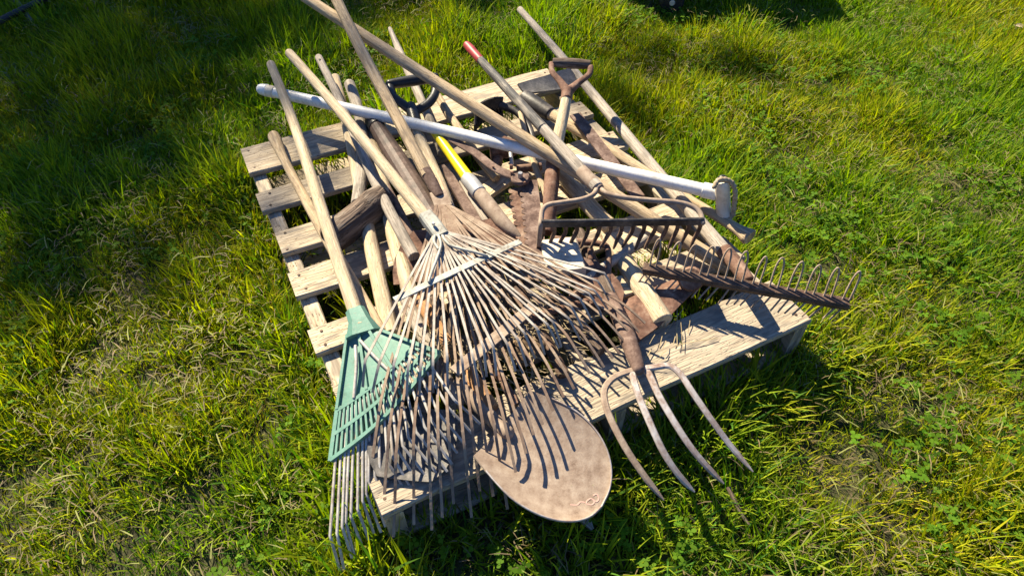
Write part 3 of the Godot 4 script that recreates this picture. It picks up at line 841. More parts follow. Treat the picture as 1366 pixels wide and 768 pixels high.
	var tn := [
		[Vector3(0.2560, 0.1680, -0.7832), Vector3(0.2227, 0.1700, -0.7709), Vector3(0.1953, 0.1720, -0.7533), Vector3(0.1793, 0.1710, -0.7241), Vector3(0.1843, 0.1660, -0.6800), Vector3(0.2110, 0.1480, -0.6200), Vector3(0.2472, 0.1220, -0.5700), Vector3(0.2803, 0.0950, -0.5404)],
		[Vector3(0.2404, 0.1680, -0.7796), Vector3(0.2414, 0.1700, -0.7529), Vector3(0.2472, 0.1680, -0.7157), Vector3(0.2625, 0.1600, -0.6607), Vector3(0.2833, 0.1420, -0.6109), Vector3(0.3095, 0.1200, -0.5769), Vector3(0.3396, 0.0960, -0.5560)],
		[Vector3(0.2695, 0.1680, -0.7832), Vector3(0.2762, 0.1700, -0.7582), Vector3(0.2858, 0.1680, -0.7209), Vector3(0.3072, 0.1580, -0.6717), Vector3(0.3342, 0.1400, -0.6276), Vector3(0.3651, 0.1180, -0.5961), Vector3(0.3981, 0.0940, -0.5734)],
		[Vector3(0.2527, 0.1680, -0.7814), Vector3(0.2843, 0.1710, -0.7848), Vector3(0.3162, 0.1720, -0.7877), Vector3(0.3356, 0.1710, -0.7683), Vector3(0.3539, 0.1640, -0.7305), Vector3(0.3834, 0.1460, -0.6824), Vector3(0.4205, 0.1180, -0.6368), Vector3(0.4598, 0.0920, -0.5988)]]
	for t in tn:
		g = Geo.new()
		var ps := smooth(t, 4)
		var r := []
		for k in ps.size():
			var s := float(k) / (ps.size() - 1)
			r.append(Vector2.ONE * (lerpf(1.0, 0.86, s) if s < 0.9 else lerpf(0.86, 0.2, (s - 0.9) / 0.1)))
		sweep(g, ps, rect(0.0145, 0.0085, 0.0028), Vector3.UP, r)
		part(g, "tine", mats.steel_worn if t != tn[0] else mats.rust_tan)

func lump(g: Geo, ce: Vector3, r: float, h: float, sd: int) -> void:
	var nz := noise(sd, 18.0, 4)
	var grid := []
	for a in 15:
		var row := []
		for b in 15:
			var x := (a / 7.0 - 1.0) * 1.02
			var z := (b / 7.0 - 1.0) * 1.02
			var d := Vector2(x, z)
			# square to disc
			var k: float = max(absf(x), absf(z)) / max(d.length(), 0.001)
			d *= k
			var rr := d.length()
			var hgt: float = sqrt(max(0.0, 1.0 - rr * rr)) * h
			var p := ce + Vector3(d.x * r, hgt, d.y * r * 0.8)
			var q := nz.get_noise_3dv(p)
			p += Vector3(d.x, 0.7, d.y) * q * h * 0.9 * (0.3 + hgt / h)
			row.append(p)
		grid.append(row)
	sheet(g, grid, 0.006)

func unpix(x: float, y: float) -> Vector3: return LOOK[Vector2i(int(x), int(y))]
func pix_bolt(x: float, y: float) -> Vector3: return LOOK[Vector2i(int(x), int(y))]

# measured places of small loose pieces
const LOOK := {
	Vector2i(694, 238): Vector3(0.0210, 0.2050, -1.3483),
	Vector2i(683, 233): Vector3(0.0000, 0.2050, -1.3636),
	Vector2i(682, 225): Vector3(-0.0019, 0.2050, -1.3886),
	Vector2i(658, 224): Vector3(-0.0485, 0.2050, -1.3918),
	Vector2i(700, 245): Vector3(0.0321, 0.2050, -1.3271),
	Vector2i(806, 322): Vector3(0.2265, 0.1365, -1.1882),
	Vector2i(905, 300): Vector3(0.4190, 0.1365, -1.2485),
	Vector2i(800, 392): Vector3(0.1999, 0.1365, -1.0145),
	Vector2i(868, 372): Vector3(0.3227, 0.1365, -1.0615),
	Vector2i(640, 262): Vector3(-0.0848, 0.1365, -1.3600),
	Vector2i(672, 240): Vector3(-0.0223, 0.1365, -1.4293),
	Vector2i(655, 398): Vector3(-0.0474, 0.1400, -0.9977),
	Vector2i(612, 420): Vector3(-0.1175, 0.1400, -0.9489),
	Vector2i(700, 470): Vector3(0.0268, 0.1400, -0.8457),
	Vector2i(742, 420): Vector3(0.0977, 0.1400, -0.9489),
	Vector2i(738, 584): Vector3(0.0788, 0.1310, -0.6487),
	Vector2i(768, 402): Vector3(0.1427, 0.1450, -0.9843),
	Vector2i(774, 388): Vector3(0.1549, 0.1450, -1.0160),
	Vector2i(782, 400): Vector3(0.1665, 0.1450, -0.9887),
	Vector2i(790, 414): Vector3(0.1774, 0.1450, -0.9577),
	Vector2i(1316, 3): Vector3(2.0228, 0.0000, -2.8127),
	Vector2i(1356, 46): Vector3(2.0028, 0.0000, -2.5251),
}

func build_tools_high() -> void:
	var g: Geo
	# white pipe with tee and cord
	thing("plastic_pipe", "long white plastic pipe with a capped end and a corded tee lying across the pile", "pipe", Vector3(-0.0672, 0.2000, -1.5111))
	var pa := Vector3(-0.7064, 0.2150, -1.7442)
	var pb := Vector3(0.4886, 0.2250, -1.2700)
	shaft(pa, pb, 0.0155, 0.016, mats.pvc, "pipe", 1, 0, 0.0015)
	g = Geo.new()
	tube(g, [Vector3(-0.7185, 0.2150, -1.7484), Vector3(-0.6966, 0.2150, -1.7401)], [0.0175, 0.0175], 14, 1, 1)
	part(g, "coupling", mats.pvc_tan)
	g = Geo.new()
	tube(g, [Vector3(-0.7382, 0.2150, -1.7566), Vector3(-0.7212, 0.2150, -1.7504)], [0.0165, 0.0185], 8, 2, 1)
	part(g, "cap", mats.pvc)
	g = Geo.new()
	tube(g, [Vector3(0.4684, 0.2250, -1.2786), Vector3(0.4990, 0.2250, -1.2671)], [0.019, 0.0195], 16, 1, 1)
	part(g, "tee_branch", mats.pvc)
	g = Geo.new()
	tube(g, [Vector3(0.5013, 0.2680, -1.2563), Vector3(0.5043, 0.2500, -1.2505), Vector3(0.5174, 0.2050, -1.2543), Vector3(0.5229, 0.1750, -1.2387)], [0.0185, 0.0175, 0.0175, 0.0185], 18, 1, 1)
	var tee := part(g, "tee", mats.pvc_tan)
	g = Geo.new()
	tube(g, [Vector3(0.5005, 0.2720, -1.2569), Vector3(0.4986, 0.2745, -1.2509)], [0.0135, 0.0135], 14, 1, 1)
	part(g, "opening", mats.black_plastic, tee)
	g = Geo.new()
	var cp := smooth([Vector3(0.4742, 0.2750, -1.2279), Vector3(0.4843, 0.2820, -1.2414), Vector3(0.5003, 0.2840, -1.2445), Vector3(0.5195, 0.2750, -1.2418), Vector3(0.5296, 0.2550, -1.2332), Vector3(0.5359, 0.2200, -1.2309), Vector3(0.5382, 0.1850, -1.2273), Vector3(0.5208, 0.1720, -1.2255)], 6)
	var cr := []
	for k in cp.size(): cr.append(0.0058 + 0.0011 * sin(k * 2.2))
	tube(g, cp, cr, 9, 2, 2, 0.0, 1.0, Vector3.RIGHT, 0.06)
	part(g, "cord", mats.cord)
	# long pole over the pipe
	pole("wooden_pole", "long smooth pale pole crossing over the white pipe from upper left", "pole", along(Vector3(-0.6272, 0.3950, -1.9811), Vector3(0.5046, 0.1520, -1.0805), 14, 0.0, 0.003), rad(15, 0.0155, 0.0175), mats.tan, 2, 1, 16)
	# pole of the wooden handle with a hole in its end
	thing("hoe", "thin grey-handled hoe with a hanging hole, under the steel rake's handle", "hoe", Vector3(-0.2356, 0.1600, -1.1222))
	shaft(Vector3(-0.5951, 0.2350, -1.9045), Vector3(-0.2279, 0.1750, -1.0970), 0.0115, 0.0145, mats.grey, "handle", 2, 1)
	g = Geo.new()
	disc(g, Vector3(-0.5849, 0.2455, -1.8759), Vector3(0, 1, 0.3), 0.0035, 0.0006, 8)
	part(g, "hanging_hole", mats.black_plastic)
	# bow rake
	thing("bow_rake", "black and rusty bow rake with a red-tipped worn handle", "rake", Vector3(0.2147, 0.2000, -1.3124))
	shaft(Vector3(-0.1123, 0.2920, -1.8293), Vector3(0.2014, 0.2680, -1.2338), 0.0115, 0.0155, mats.grey, "handle", 0, 1, 0.0)
	shaft(Vector3(-0.1076, 0.2920, -1.8205), Vector3(0.0792, 0.2787, -1.4613), 0.0119, 0.0141, mats.worn_black, "painted_section", 0, 0, 0.0)
	g = Geo.new()
	tube(g, along(Vector3(-0.1340, 0.2930, -1.8725), Vector3(-0.0912, 0.2910, -1.7875), 4), [0.0115, 0.0135, 0.0125, 0.0125, 0.0125], 12, 2, 1)
	part(g, "red_tip", mats.red)
	g = Geo.new()
	tube(g, [Vector3(0.1684, 0.2700, -1.2942), Vector3(0.1907, 0.2680, -1.2535), Vector3(0.2064, 0.2670, -1.2295)], [0.0165, 0.017, 0.0125], 14, 1, 1)
	part(g, "ferrule", mats.rust_tan)
	for c in [[Vector3(0.2019, 0.2680, -1.2394), Vector3(0.1897, 0.2720, -1.2041), Vector3(0.1605, 0.2720, -1.1853), Vector3(0.1156, 0.2680, -1.1794), Vector3(0.0847, 0.2630, -1.1773), Vector3(0.0705, 0.2590, -1.1636), Vector3(0.0666, 0.2520, -1.1405), Vector3(0.0646, 0.2450, -1.1228), Vector3(0.0628, 0.1900, -1.1215)], [Vector3(0.2070, 0.2680, -1.2366), Vector3(0.2181, 0.2720, -1.2096), Vector3(0.2547, 0.2720, -1.1933), Vector3(0.3196, 0.2700, -1.1850), Vector3(0.3838, 0.2660, -1.1817), Vector3(0.4171, 0.2620, -1.1706), Vector3(0.4319, 0.2570, -1.1528), Vector3(0.4341, 0.2500, -1.1299)]]:
		g = Geo.new()
		var ps := smooth(c, 4)
		tube(g, ps, rad(ps.size(), 0.0062, 0.006), 9, 2, 2)
		part(g, "bow_arm", mats.rust_tan)
	var ba := Vector3(0.0663, 0.2500, -1.1274)
	var bb := Vector3(0.4351, 0.2500, -1.1350)
	g = Geo.new()
	sweep(g, along(ba, bb, 6), rect(0.009, 0.020, 0.002), Vector3.UP)
	part(g, "bar", mats.black_iron)
	for k in 15:
		g = Geo.new()
		var p := ba.lerp(bb, (k + 0.15) / 14.3)
		var side := Vector3(-0.012 + rf(-0.004, 0.004), 0, 0.004 + rf(-0.003, 0.003))
		var ps := smooth([p + Vector3(0, -0.005, 0), p + Vector3(0.002, -0.03, -0.004), p + Vector3(-0.001, -0.052, -0.002) + side * 0.4, p + Vector3(-0.004, -0.074 + rf(-0.004, 0.004), 0.006) + side], 3)
		sweep(g, ps, rect(0.009, 0.007, 0.0015), Vector3(0, 0, -1), [Vector2(1.4, 1.3), Vector2(1.2, 1.1), Vector2.ONE, Vector2.ONE, Vector2.ONE, Vector2.ONE, Vector2(0.95, 0.95), Vector2(0.85, 0.85), Vector2(0.7, 0.7), Vector2(0.45, 0.45)])
		part(g, "tooth", mats.rust_dark)
	# hay rake
	thing("hay_rake", "rusty hay rake with looped wire tines and a long grey handle along the right edge", "rake", Vector3(0.5332, 0.1500, -1.0300))
	shaft(Vector3(0.0313, 0.1200, -2.4809), Vector3(0.5002, 0.1880, -1.0765), 0.0125, 0.0175, mats.grey, "handle", 2, 1)
	g = Geo.new()
	tube(g, [Vector3(0.4906, 0.1880, -1.1035), Vector3(0.5065, 0.1920, -1.0557), Vector3(0.5172, 0.1980, -0.9944)], [0.0185, 0.018, 0.0165], 14, 1, 1)
	part(g, "ferrule", mats.rust)
	var ha := Vector3(0.2916, 0.2050, -1.0335)
	var hb := Vector3(0.7131, 0.2050, -0.9271)
	g = Geo.new()
	sweep(g, along(ha, hb, 8), rect(0.02, 0.011, 0.0015), Vector3(0, 1, 0.3))
	part(g, "bar", mats.rust_dark)
	g = Geo.new()
	sweep(g, along(ha + Vector3(0, -0.009, 0.0085), hb + Vector3(0, -0.009, 0.0085), 8), rect(0.004, 0.014, 0.001), Vector3(0, 1, 0.3))
	part(g, "bar_flange", mats.rust_dark)
	var bd := (hb - ha).normalized()
	for k in 12:
		g = Geo.new()
		var t := (0.045 + 0.935 * k / 11.0)
		var p := ha.lerp(hb, t)
		var w := bd * (0.0075 + rf(-0.001, 0.001))
		var j := Vector3(rf(-0.004, 0.004), 0, rf(-0.004, 0.004))
		var up := Vector3(0.012, 0.066, -0.026) + j
		var dn := Vector3(-0.030, -0.046, 0.014) + Vector3(rf(-0.006, 0.006), rf(-0.004, 0.004), rf(-0.004, 0.004))
		var ps := smooth([p - w + dn, p - w * 1.0 + dn * 0.4, p - w, p - w + up * 0.55, p - w * 0.72 + up * 0.88, p + up * 1.03, p + w * 0.72 + up * 0.88, p + w + up * 0.55, p + w, p + w + dn * 0.4, p + w + dn], 3)
		tube(g, ps, rad(ps.size(), 0.0021, 0.0021), 7, 1, 1)
		part(g, "tine_loop", mats.rust_tan)

# ---------------------------------------------------------------- leaf rakes
func fan(apex: Vector3, tl: Vector3, tr: Vector3, n: int, dip: float, w0: float, tip: float, drop: float, m: Material, tw := 0.0058, tt := 0.0022, curve := 0.0) -> void:
	var dl := (tl - apex)
	var dr := (tr - apex)
	var upn := dl.cross(dr).normalized()
	if upn.y < 0: upn = -upn
	var across := (dr.normalized() - dl.normalized()).normalized()
	for k in n:
		var s := (k + rf(-0.16, 0.16)) / (n - 1.0)
		s = clampf(s, 0, 1)
		var d := dl.normalized().slerp(dr.normalized(), s)
		var ln := lerpf(dl.length(), dr.length(), s) - dip * sin(PI * s) + rf(-0.008, 0.008)
		var a := apex + across * (s - 0.5) * w0 + upn * rf(-0.002, 0.002)
		var e := apex + d * ln + upn * rf(-0.008, 0.008)
		var m1 := a.lerp(e, 0.45) + upn * (curve * 0.8 + rf(-0.002, 0.003))
		var m2 := a.lerp(e, 0.8) + upn * curve * 0.7
		var ps := smooth([a, m1, m2, e], 3)
		var fd := (e - m2).normalized()
		var lat := across * rf(-0.006, 0.006)
		ps.append(e + fd * tip * 0.35 - upn * drop * 0.30 + lat * 0.3)
		ps.append(e + fd * tip * 0.72 - upn * drop * 0.68 + lat * 0.7)
		ps.append(e + fd * tip - upn * drop + lat)
		var g := Geo.new()
		sweep(g, ps, rect(tw, tt), upn)
		part(g, "tine", m)

func build_rakes() -> void:
	var g: Geo
	# rusty leaf rake
	thing("leaf_rake", "rusty leaf rake with a squared weathered handle rising over the pile", "rake", Vector3(-0.1735, 0.1900, -1.2778))
	g = Geo.new()
	sweep(g, along(Vector3(-0.5159, 0.4150, -1.9303), Vector3(-0.2124, 0.2250, -1.3348), 9, 0.0, 0.003), rect(0.028, 0.025, 0.006), Vector3.UP, null, 0.05, 9.0)
	part(g, "handle", mats.tan)
	g = Geo.new()
	tube(g, [Vector3(-0.2190, 0.2280, -1.3491), Vector3(-0.1985, 0.2150, -1.3145), Vector3(-0.1800, 0.2030, -1.2795)], [0.0165, 0.0155, 0.013], 14, 1, 1)
	part(g, "socket", mats.rust_brown)
	g = Geo.new()
	sweep(g, along(Vector3(-0.1845, 0.2060, -1.2933), Vector3(-0.1666, 0.2000, -1.2433), 2), rect(0.042, 0.008, 0.001), Vector3.UP)
	part(g, "ferrule_plate", mats.rust_tan)
	var apx := Vector3(-0.1678, 0.2060, -1.2418)
	var tips3 := [Vector3(-0.2564, 0.1500, -0.5974), Vector3(-0.2309, 0.1200, -0.5274), Vector3(-0.2112, 0.0880, -0.4749), Vector3(-0.1762, 0.0950, -0.4938), Vector3(-0.1440, 0.0880, -0.4871), Vector3(-0.1258, 0.0980, -0.5064), Vector3(-0.1063, 0.1050, -0.5286), Vector3(-0.0735, 0.0900, -0.5099), Vector3(-0.0589, 0.1150, -0.5484), Vector3(-0.0343, 0.1080, -0.5416), Vector3(-0.0082, 0.0920, -0.5245), Vector3(0.0067, 0.1600, -0.5625), Vector3(0.0256, 0.1780, -0.5898), Vector3(0.0397, 0.1850, -0.6238), Vector3(0.0567, 0.1880, -0.6439), Vector3(0.0771, 0.1900, -0.6716), Vector3(0.0983, 0.1900, -0.7013), Vector3(0.1200, 0.1850, -0.7234), Vector3(0.1554, 0.1700, -0.7709), Vector3(0.1852, 0.1700, -0.7855), Vector3(0.2052, 0.1720, -0.8064), Vector3(0.2197, 0.1740, -0.8162), Vector3(0.2346, 0.1760, -0.8416), Vector3(0.2531, 0.1780, -0.8557), Vector3(0.2653, 0.1800, -0.8680), Vector3(0.2805, 0.1820, -0.8906)]
	for k in tips3.size():
		var e: Vector3 = tips3[k]
		var f := k / (tips3.size() - 1.0)
		var a := apx + Vector3(0.034 * (f - 0.5), rf(-0.002, 0.002), 0.0)
		var kn := a.lerp(e, 0.80)
		kn.y = lerpf(0.215, 0.195, absf(f - 0.5)) + rf(-0.004, 0.004)
		var ps := smooth([a, a.lerp(kn, 0.5) + Vector3(0, 0.006 + rf(-0.002, 0.002), 0), kn, kn.lerp(e, 0.55) + Vector3(0, 0.008, 0), e], 3)
		g = Geo.new()
		sweep(g, ps, rect(0.0052, 0.0022), Vector3.UP)
		part(g, "tine", mats.tine_rust)
	for b in [[Vector3(-0.1098, 0.2220, -0.7375), Vector3(0.0449, 0.2260, -0.9004), 0.026], [Vector3(-0.2200, 0.1920, -0.9258), Vector3(-0.0477, 0.1980, -1.0737), 0.010]]:
		g = Geo.new()
		sweep(g, along(b[0], b[1], 4), rect(b[2], 0.0035, 0.0008), Vector3.UP)
		part(g, "cross_bar", mats.rust_tan)
	# steel leaf rake on top
	thing("leaf_rake", "light grey steel leaf rake with a round pale handle, topmost of the fan rakes", "rake", Vector3(-0.1719, 0.2400, -1.1183))
	shaft(Vector3(-0.6307, 0.3250, -1.7627), Vector3(-0.1823, 0.2680, -1.1098), 0.0125, 0.0145, mats.pale, "handle", 2, 1)
	g = Geo.new()
	sweep(g, along(Vector3(-0.1950, 0.2740, -1.1282), Vector3(-0.1545, 0.2660, -1.0703), 3), rect(0.034, 0.026, 0.004), Vector3.UP, [Vector2(0.9, 1), Vector2(1, 1), Vector2(1, 0.8), Vector2(1, 0.5)])
	part(g, "ferrule", mats.bar_paint)
	g = Geo.new()
	disc(g, Vector3(-0.1725, 0.2830, -1.0881), Vector3.UP, 0.004, 0.004, 8)
	part(g, "rivet", mats.bolt)
	fan(Vector3(-0.1581, 0.2660, -1.0751), Vector3(-0.2694, 0.2640, -0.7347), Vector3(0.1969, 0.2400, -0.9858), 24, 0.035, 0.032, 0.035, 0.045, mats.tine, 0.0048, 0.0022, 0.002)
	g = Geo.new()
	sweep(g, along(Vector3(-0.2344, 0.2700, -0.8779), Vector3(0.0181, 0.2560, -1.0618), 6, 0.002), rect(0.016, 0.003, 0.0008), Vector3.UP)
	part(g, "cross_bar", mats.bar_paint)
	for c in [[Vector3(-0.1624, 0.2700, -1.0708), Vector3(-0.1535, 0.2720, -1.0402), Vector3(-0.1547, 0.2720, -1.0125), Vector3(-0.1676, 0.2740, -0.9401), Vector3(-0.1696, 0.2720, -0.9251)], [Vector3(-0.1522, 0.2700, -1.0660), Vector3(-0.1407, 0.2720, -1.0425), Vector3(-0.1237, 0.2720, -1.0286), Vector3(-0.0685, 0.2700, -1.0100), Vector3(-0.0527, 0.2640, -1.0070)], [Vector3(-0.1673, 0.2700, -1.0708), Vector3(-0.1687, 0.2700, -1.0470), Vector3(-0.1572, 0.2700, -1.0237)]]:
		g = Geo.new()
		var ps := smooth(c, 4)
		tube(g, ps, rad(ps.size(), 0.0034, 0.0034), 8)
		part(g, "brace_wire", mats.bar_paint)
	# green rake
	thing("leaf_rake", "green plastic headed rake with grey wire tines at the front left corner", "rake", Vector3(-0.3177, 0.1800, -0.8740))
	shaft(Vector3(-0.7134, 0.2620, -1.8146), Vector3(-0.3100, 0.2050, -0.8617), 0.0125, 0.0155, mats.pale, "handle", 2, 1)
	g = Geo.new()
	sweep(g, [Vector3(-0.3263, 0.2080, -0.8995), Vector3(-0.3131, 0.2060, -0.8728), Vector3(-0.3015, 0.2030, -0.8437)], rect(0.042, 0.034, 0.008), Vector3.UP, [Vector2(0.95, 1), Vector2(1.1, 1.0), Vector2(1.7, 0.6)])
	part(g, "socket", mats.green)
	var TL := Vector3(-0.3347, 0.1980, -0.8457)
	var TR := Vector3(-0.2660, 0.2100, -0.8478)
	var BL := Vector3(-0.3362, 0.1350, -0.5948)
	var BR := Vector3(-0.1382, 0.2360, -0.7714)
	var fwd := ((BL + BR) * 0.5 - (TL + TR) * 0.5).normalized()
	var gp := func(s: float, t: float) -> Vector3:
		return TL.lerp(TR, s).lerp(BL.lerp(BR, s) + fwd * 0.018 * sin(PI * s), t) 
	var nrm := (BL - TL).cross(BR - TL).normalized()
	if nrm.y < 0: nrm = -nrm
	g = Geo.new()
	var gr := []
	for a in 7:
		var row := []
		for b in 11: row.append(gp.call(b / 10.0, a / 6.0 * 0.6))
		gr.append(row)
	sheet(g, gr, 0.004)
	var plate := part(g, "head_plate", mats.green)
	for t in [0.62, 0.80, 0.985]:
		g = Geo.new()
		var ps := []
		for b in 13: ps.append(gp.call(b / 12.0, t))
		sweep(g, ps, rect(0.007, 0.011), nrm)
		part(g, "cross_rib", mats.green, plate)
	for k in 23:
		g = Geo.new()
		sweep(g, [gp.call(k / 22.0, 0.6), gp.call(k / 22.0, 0.99)], rect(0.0042 if k > 0 and k < 22 else 0.008, 0.010), nrm)
		part(g, "slot_rib", mats.green, plate)
	for s in [0.0, 1.0, 0.36, 0.68]:
		g = Geo.new()
		sweep(g, [gp.call(s, 0.0), gp.call(s, 0.3), gp.call(s, 0.61)], rect(0.006, 0.013), nrm)
		part(g, "stiffening_rib", mats.green, plate)
	var knees := [Vector3(-0.3229, 0.1050, -0.4693), Vector3(-0.3061, 0.1080, -0.4815), Vector3(-0.2872, 0.1120, -0.5003), Vector3(-0.2718, 0.1180, -0.5283), Vector3(-0.2592, 0.1280, -0.5640), Vector3(-0.2342, 0.1500, -0.5854), Vector3(-0.2132, 0.1650, -0.5984), Vector3(-0.1891, 0.1800, -0.6190), Vector3(-0.1601, 0.1950, -0.6335), Vector3(-0.1286, 0.2050, -0.6621), Vector3(-0.0993, 0.2120, -0.6902)]
	var tips := [Vector3(-0.3135, 0.0500, -0.4232), Vector3(-0.2932, 0.0550, -0.4423), Vector3(-0.2721, 0.0600, -0.4671), Vector3(-0.2502, 0.0650, -0.4897), Vector3(-0.2322, 0.0700, -0.5044), Vector3(-0.1888, 0.1000, -0.5295), Vector3(-0.1726, 0.1200, -0.5533), Vector3(-0.1330, 0.1400, -0.5580), Vector3(-0.1080, 0.1550, -0.5872), Vector3(-0.0790, 0.1650, -0.6229), Vector3(-0.0536, 0.1750, -0.6679)]
	for k in 22:
		var s := (k + 0.5) / 22.0
		var f := s * 10.0
		var i0 := int(min(floor(f), 9))
		var kn: Vector3 = knees[i0].lerp(knees[i0 + 1], f - i0) + Vector3(rf(-0.003, 0.003), rf(-0.003, 0.003), rf(-0.003, 0.003))
		var tp: Vector3 = tips[i0].lerp(tips[i0 + 1], f - i0) + Vector3(rf(-0.004, 0.004), rf(-0.004, 0.004), rf(-0.004, 0.004))
		var st: Vector3 = gp.call(s, 0.66)
		var ps := smooth([st, st.lerp(kn, 0.5) + Vector3.UP * 0.002, kn], 3)
		ps.append(kn.lerp(tp, 0.12) + Vector3(0, -0.0005, 0))
		ps.append(kn.lerp(tp, 0.55) + Vector3(0, 0.002, 0))
		ps.append(tp)
		g = Geo.new()
		sweep(g, ps, rect(0.0052, 0.0038, 0.0011), nrm)
		part(g, "tine", mats.tine_grey)
	for c in [[Vector3(-0.3128, 0.2050, -0.8115), Vector3(-0.3057, 0.1960, -0.7667), Vector3(-0.3040, 0.1780, -0.7092)], [Vector3(-0.3038, 0.2070, -0.8232), Vector3(-0.2705, 0.2040, -0.7863), Vector3(-0.2369, 0.2020, -0.7518)]]:
		g = Geo.new()
		var ps := smooth(c, 5)
		tube(g, ps, rad(ps.size(), 0.0036, 0.0036), 8, 2, 2)
		part(g, "brace_wire", mats.tine_grey)

# ---------------------------------------------------------------- things at the edges of the picture
func build_surroundings() -> void:
	var g: Geo
	# black cart whose shadow falls in at the top
	thing("garden_cart", "low black plastic cart with a white-hubbed wheel at the top of the lawn", "cart", Vector3(1.1358, 0.0000, -3.3199))
	g = Geo.new()
	var x0 := 0.42
	var x1 := 1.13
	sweep(g, [Vector3(x0, 0.19, -3.12), Vector3(x1, 0.19, -3.12)], rect(0.46, 0.22, 0.02), Vector3.UP)
	part(g, "tub", mats.black_plastic)
	g = Geo.new()
	sweep(g, [Vector3(x0 - 0.02, 0.305, -3.12), Vector3(x1 + 0.02, 0.305, -3.12)], rect(0.52, 0.02, 0.006), Vector3.UP)
	part(g, "rim", mats.black_plastic)
	var wc := Vector3(0.6556, 0.0500, -2.6942)
	g = Geo.new()
	tube(g, [wc + Vector3(0, 0.0, -0.03), wc + Vector3(0, 0, -0.006)], [0.05, 0.05], 24)
	var wh := part(g, "wheel", mats.black_plastic)
	g = Geo.new()
	tube(g, [wc + Vector3(0, 0, -0.005), wc], [0.013, 0.012], 14)
	part(g, "hub", mats.white, wh)
	g = Geo.new()
	sweep(g, [wc + Vector3(0, 0.0, -0.035), wc + Vector3(0, 0.03, -0.12), wc + Vector3(0, 0.13, -0.26)], rect(0.05, 0.02, 0.004), Vector3.UP)
	part(g, "wheel_arm", mats.black_plastic)
	for x in [x0 + 0.06, x1 - 0.06]:
		g = Geo.new()
		tube(g, [Vector3(x, 0.05, -3.32), Vector3(x + 0.03, 0.05, -3.32)], [0.05, 0.05], 20)
		part(g, "wheel", mats.black_plastic)
	# black tube frame in the top left corner
	thing("tubular_frame", "black bent tubular metal frame lying in the shaded grass, top left corner", "frame", Vector3(-2.0655, 0.0000, -2.7076))
	g = Geo.new()
	var fp := smooth([Vector3(-2.0566, 0.0500, -2.2592), Vector3(-2.0442, 0.0500, -2.4369), Vector3(-2.0001, 0.0500, -2.5742), Vector3(-1.9284, 0.0500, -2.7358), Vector3(-1.8472, 0.0500, -2.9039), Vector3(-1.9372, 0.0500, -3.1882), Vector3(-2.1798, 0.0500, -3.4159), Vector3(-2.4909, 0.0500, -3.3221)], 6)
	tube(g, fp, rad(fp.size(), 0.0125, 0.0125), 12, 2, 2)
	part(g, "tube", mats.black_plastic)
	g = Geo.new()
	tube(g, [Vector3(-2.0536, 0.0450, -2.7331), Vector3(-1.9329, 0.0200, -2.5986)], [0.011, 0.011], 10, 2, 2)
	tube(g, [Vector3(-2.0536, 0.0450, -2.7331), Vector3(-2.3389, 0.0450, -3.0337)], [0.011, 0.011], 10, 2, 2)
	part(g, "leg", mats.grey_steel)
	# a few dry fallen leaves
	var li := 0
	for b in [["curled orange dry leaf lying in the grass, top right corner", 1316, 3], ["pale dry leaf lying in the grass at the right edge", 1356, 46]]:
		g = Geo.new()
		O = unpix(b[1], b[2])
		g = blade(O + Vector3(-0.03, 0.035, 0), O + Vector3(0.03, 0.03, 0.012), Vector3.UP, [0.002, 0.014, 0.02, 0.017, 0.002], 0.006, 0.004, 0.0006)
		single(g, "dry_leaf", b[0], "leaf", mats.orange if li == 0 else mats.pale, O, "fallen leaves")
		li += 1

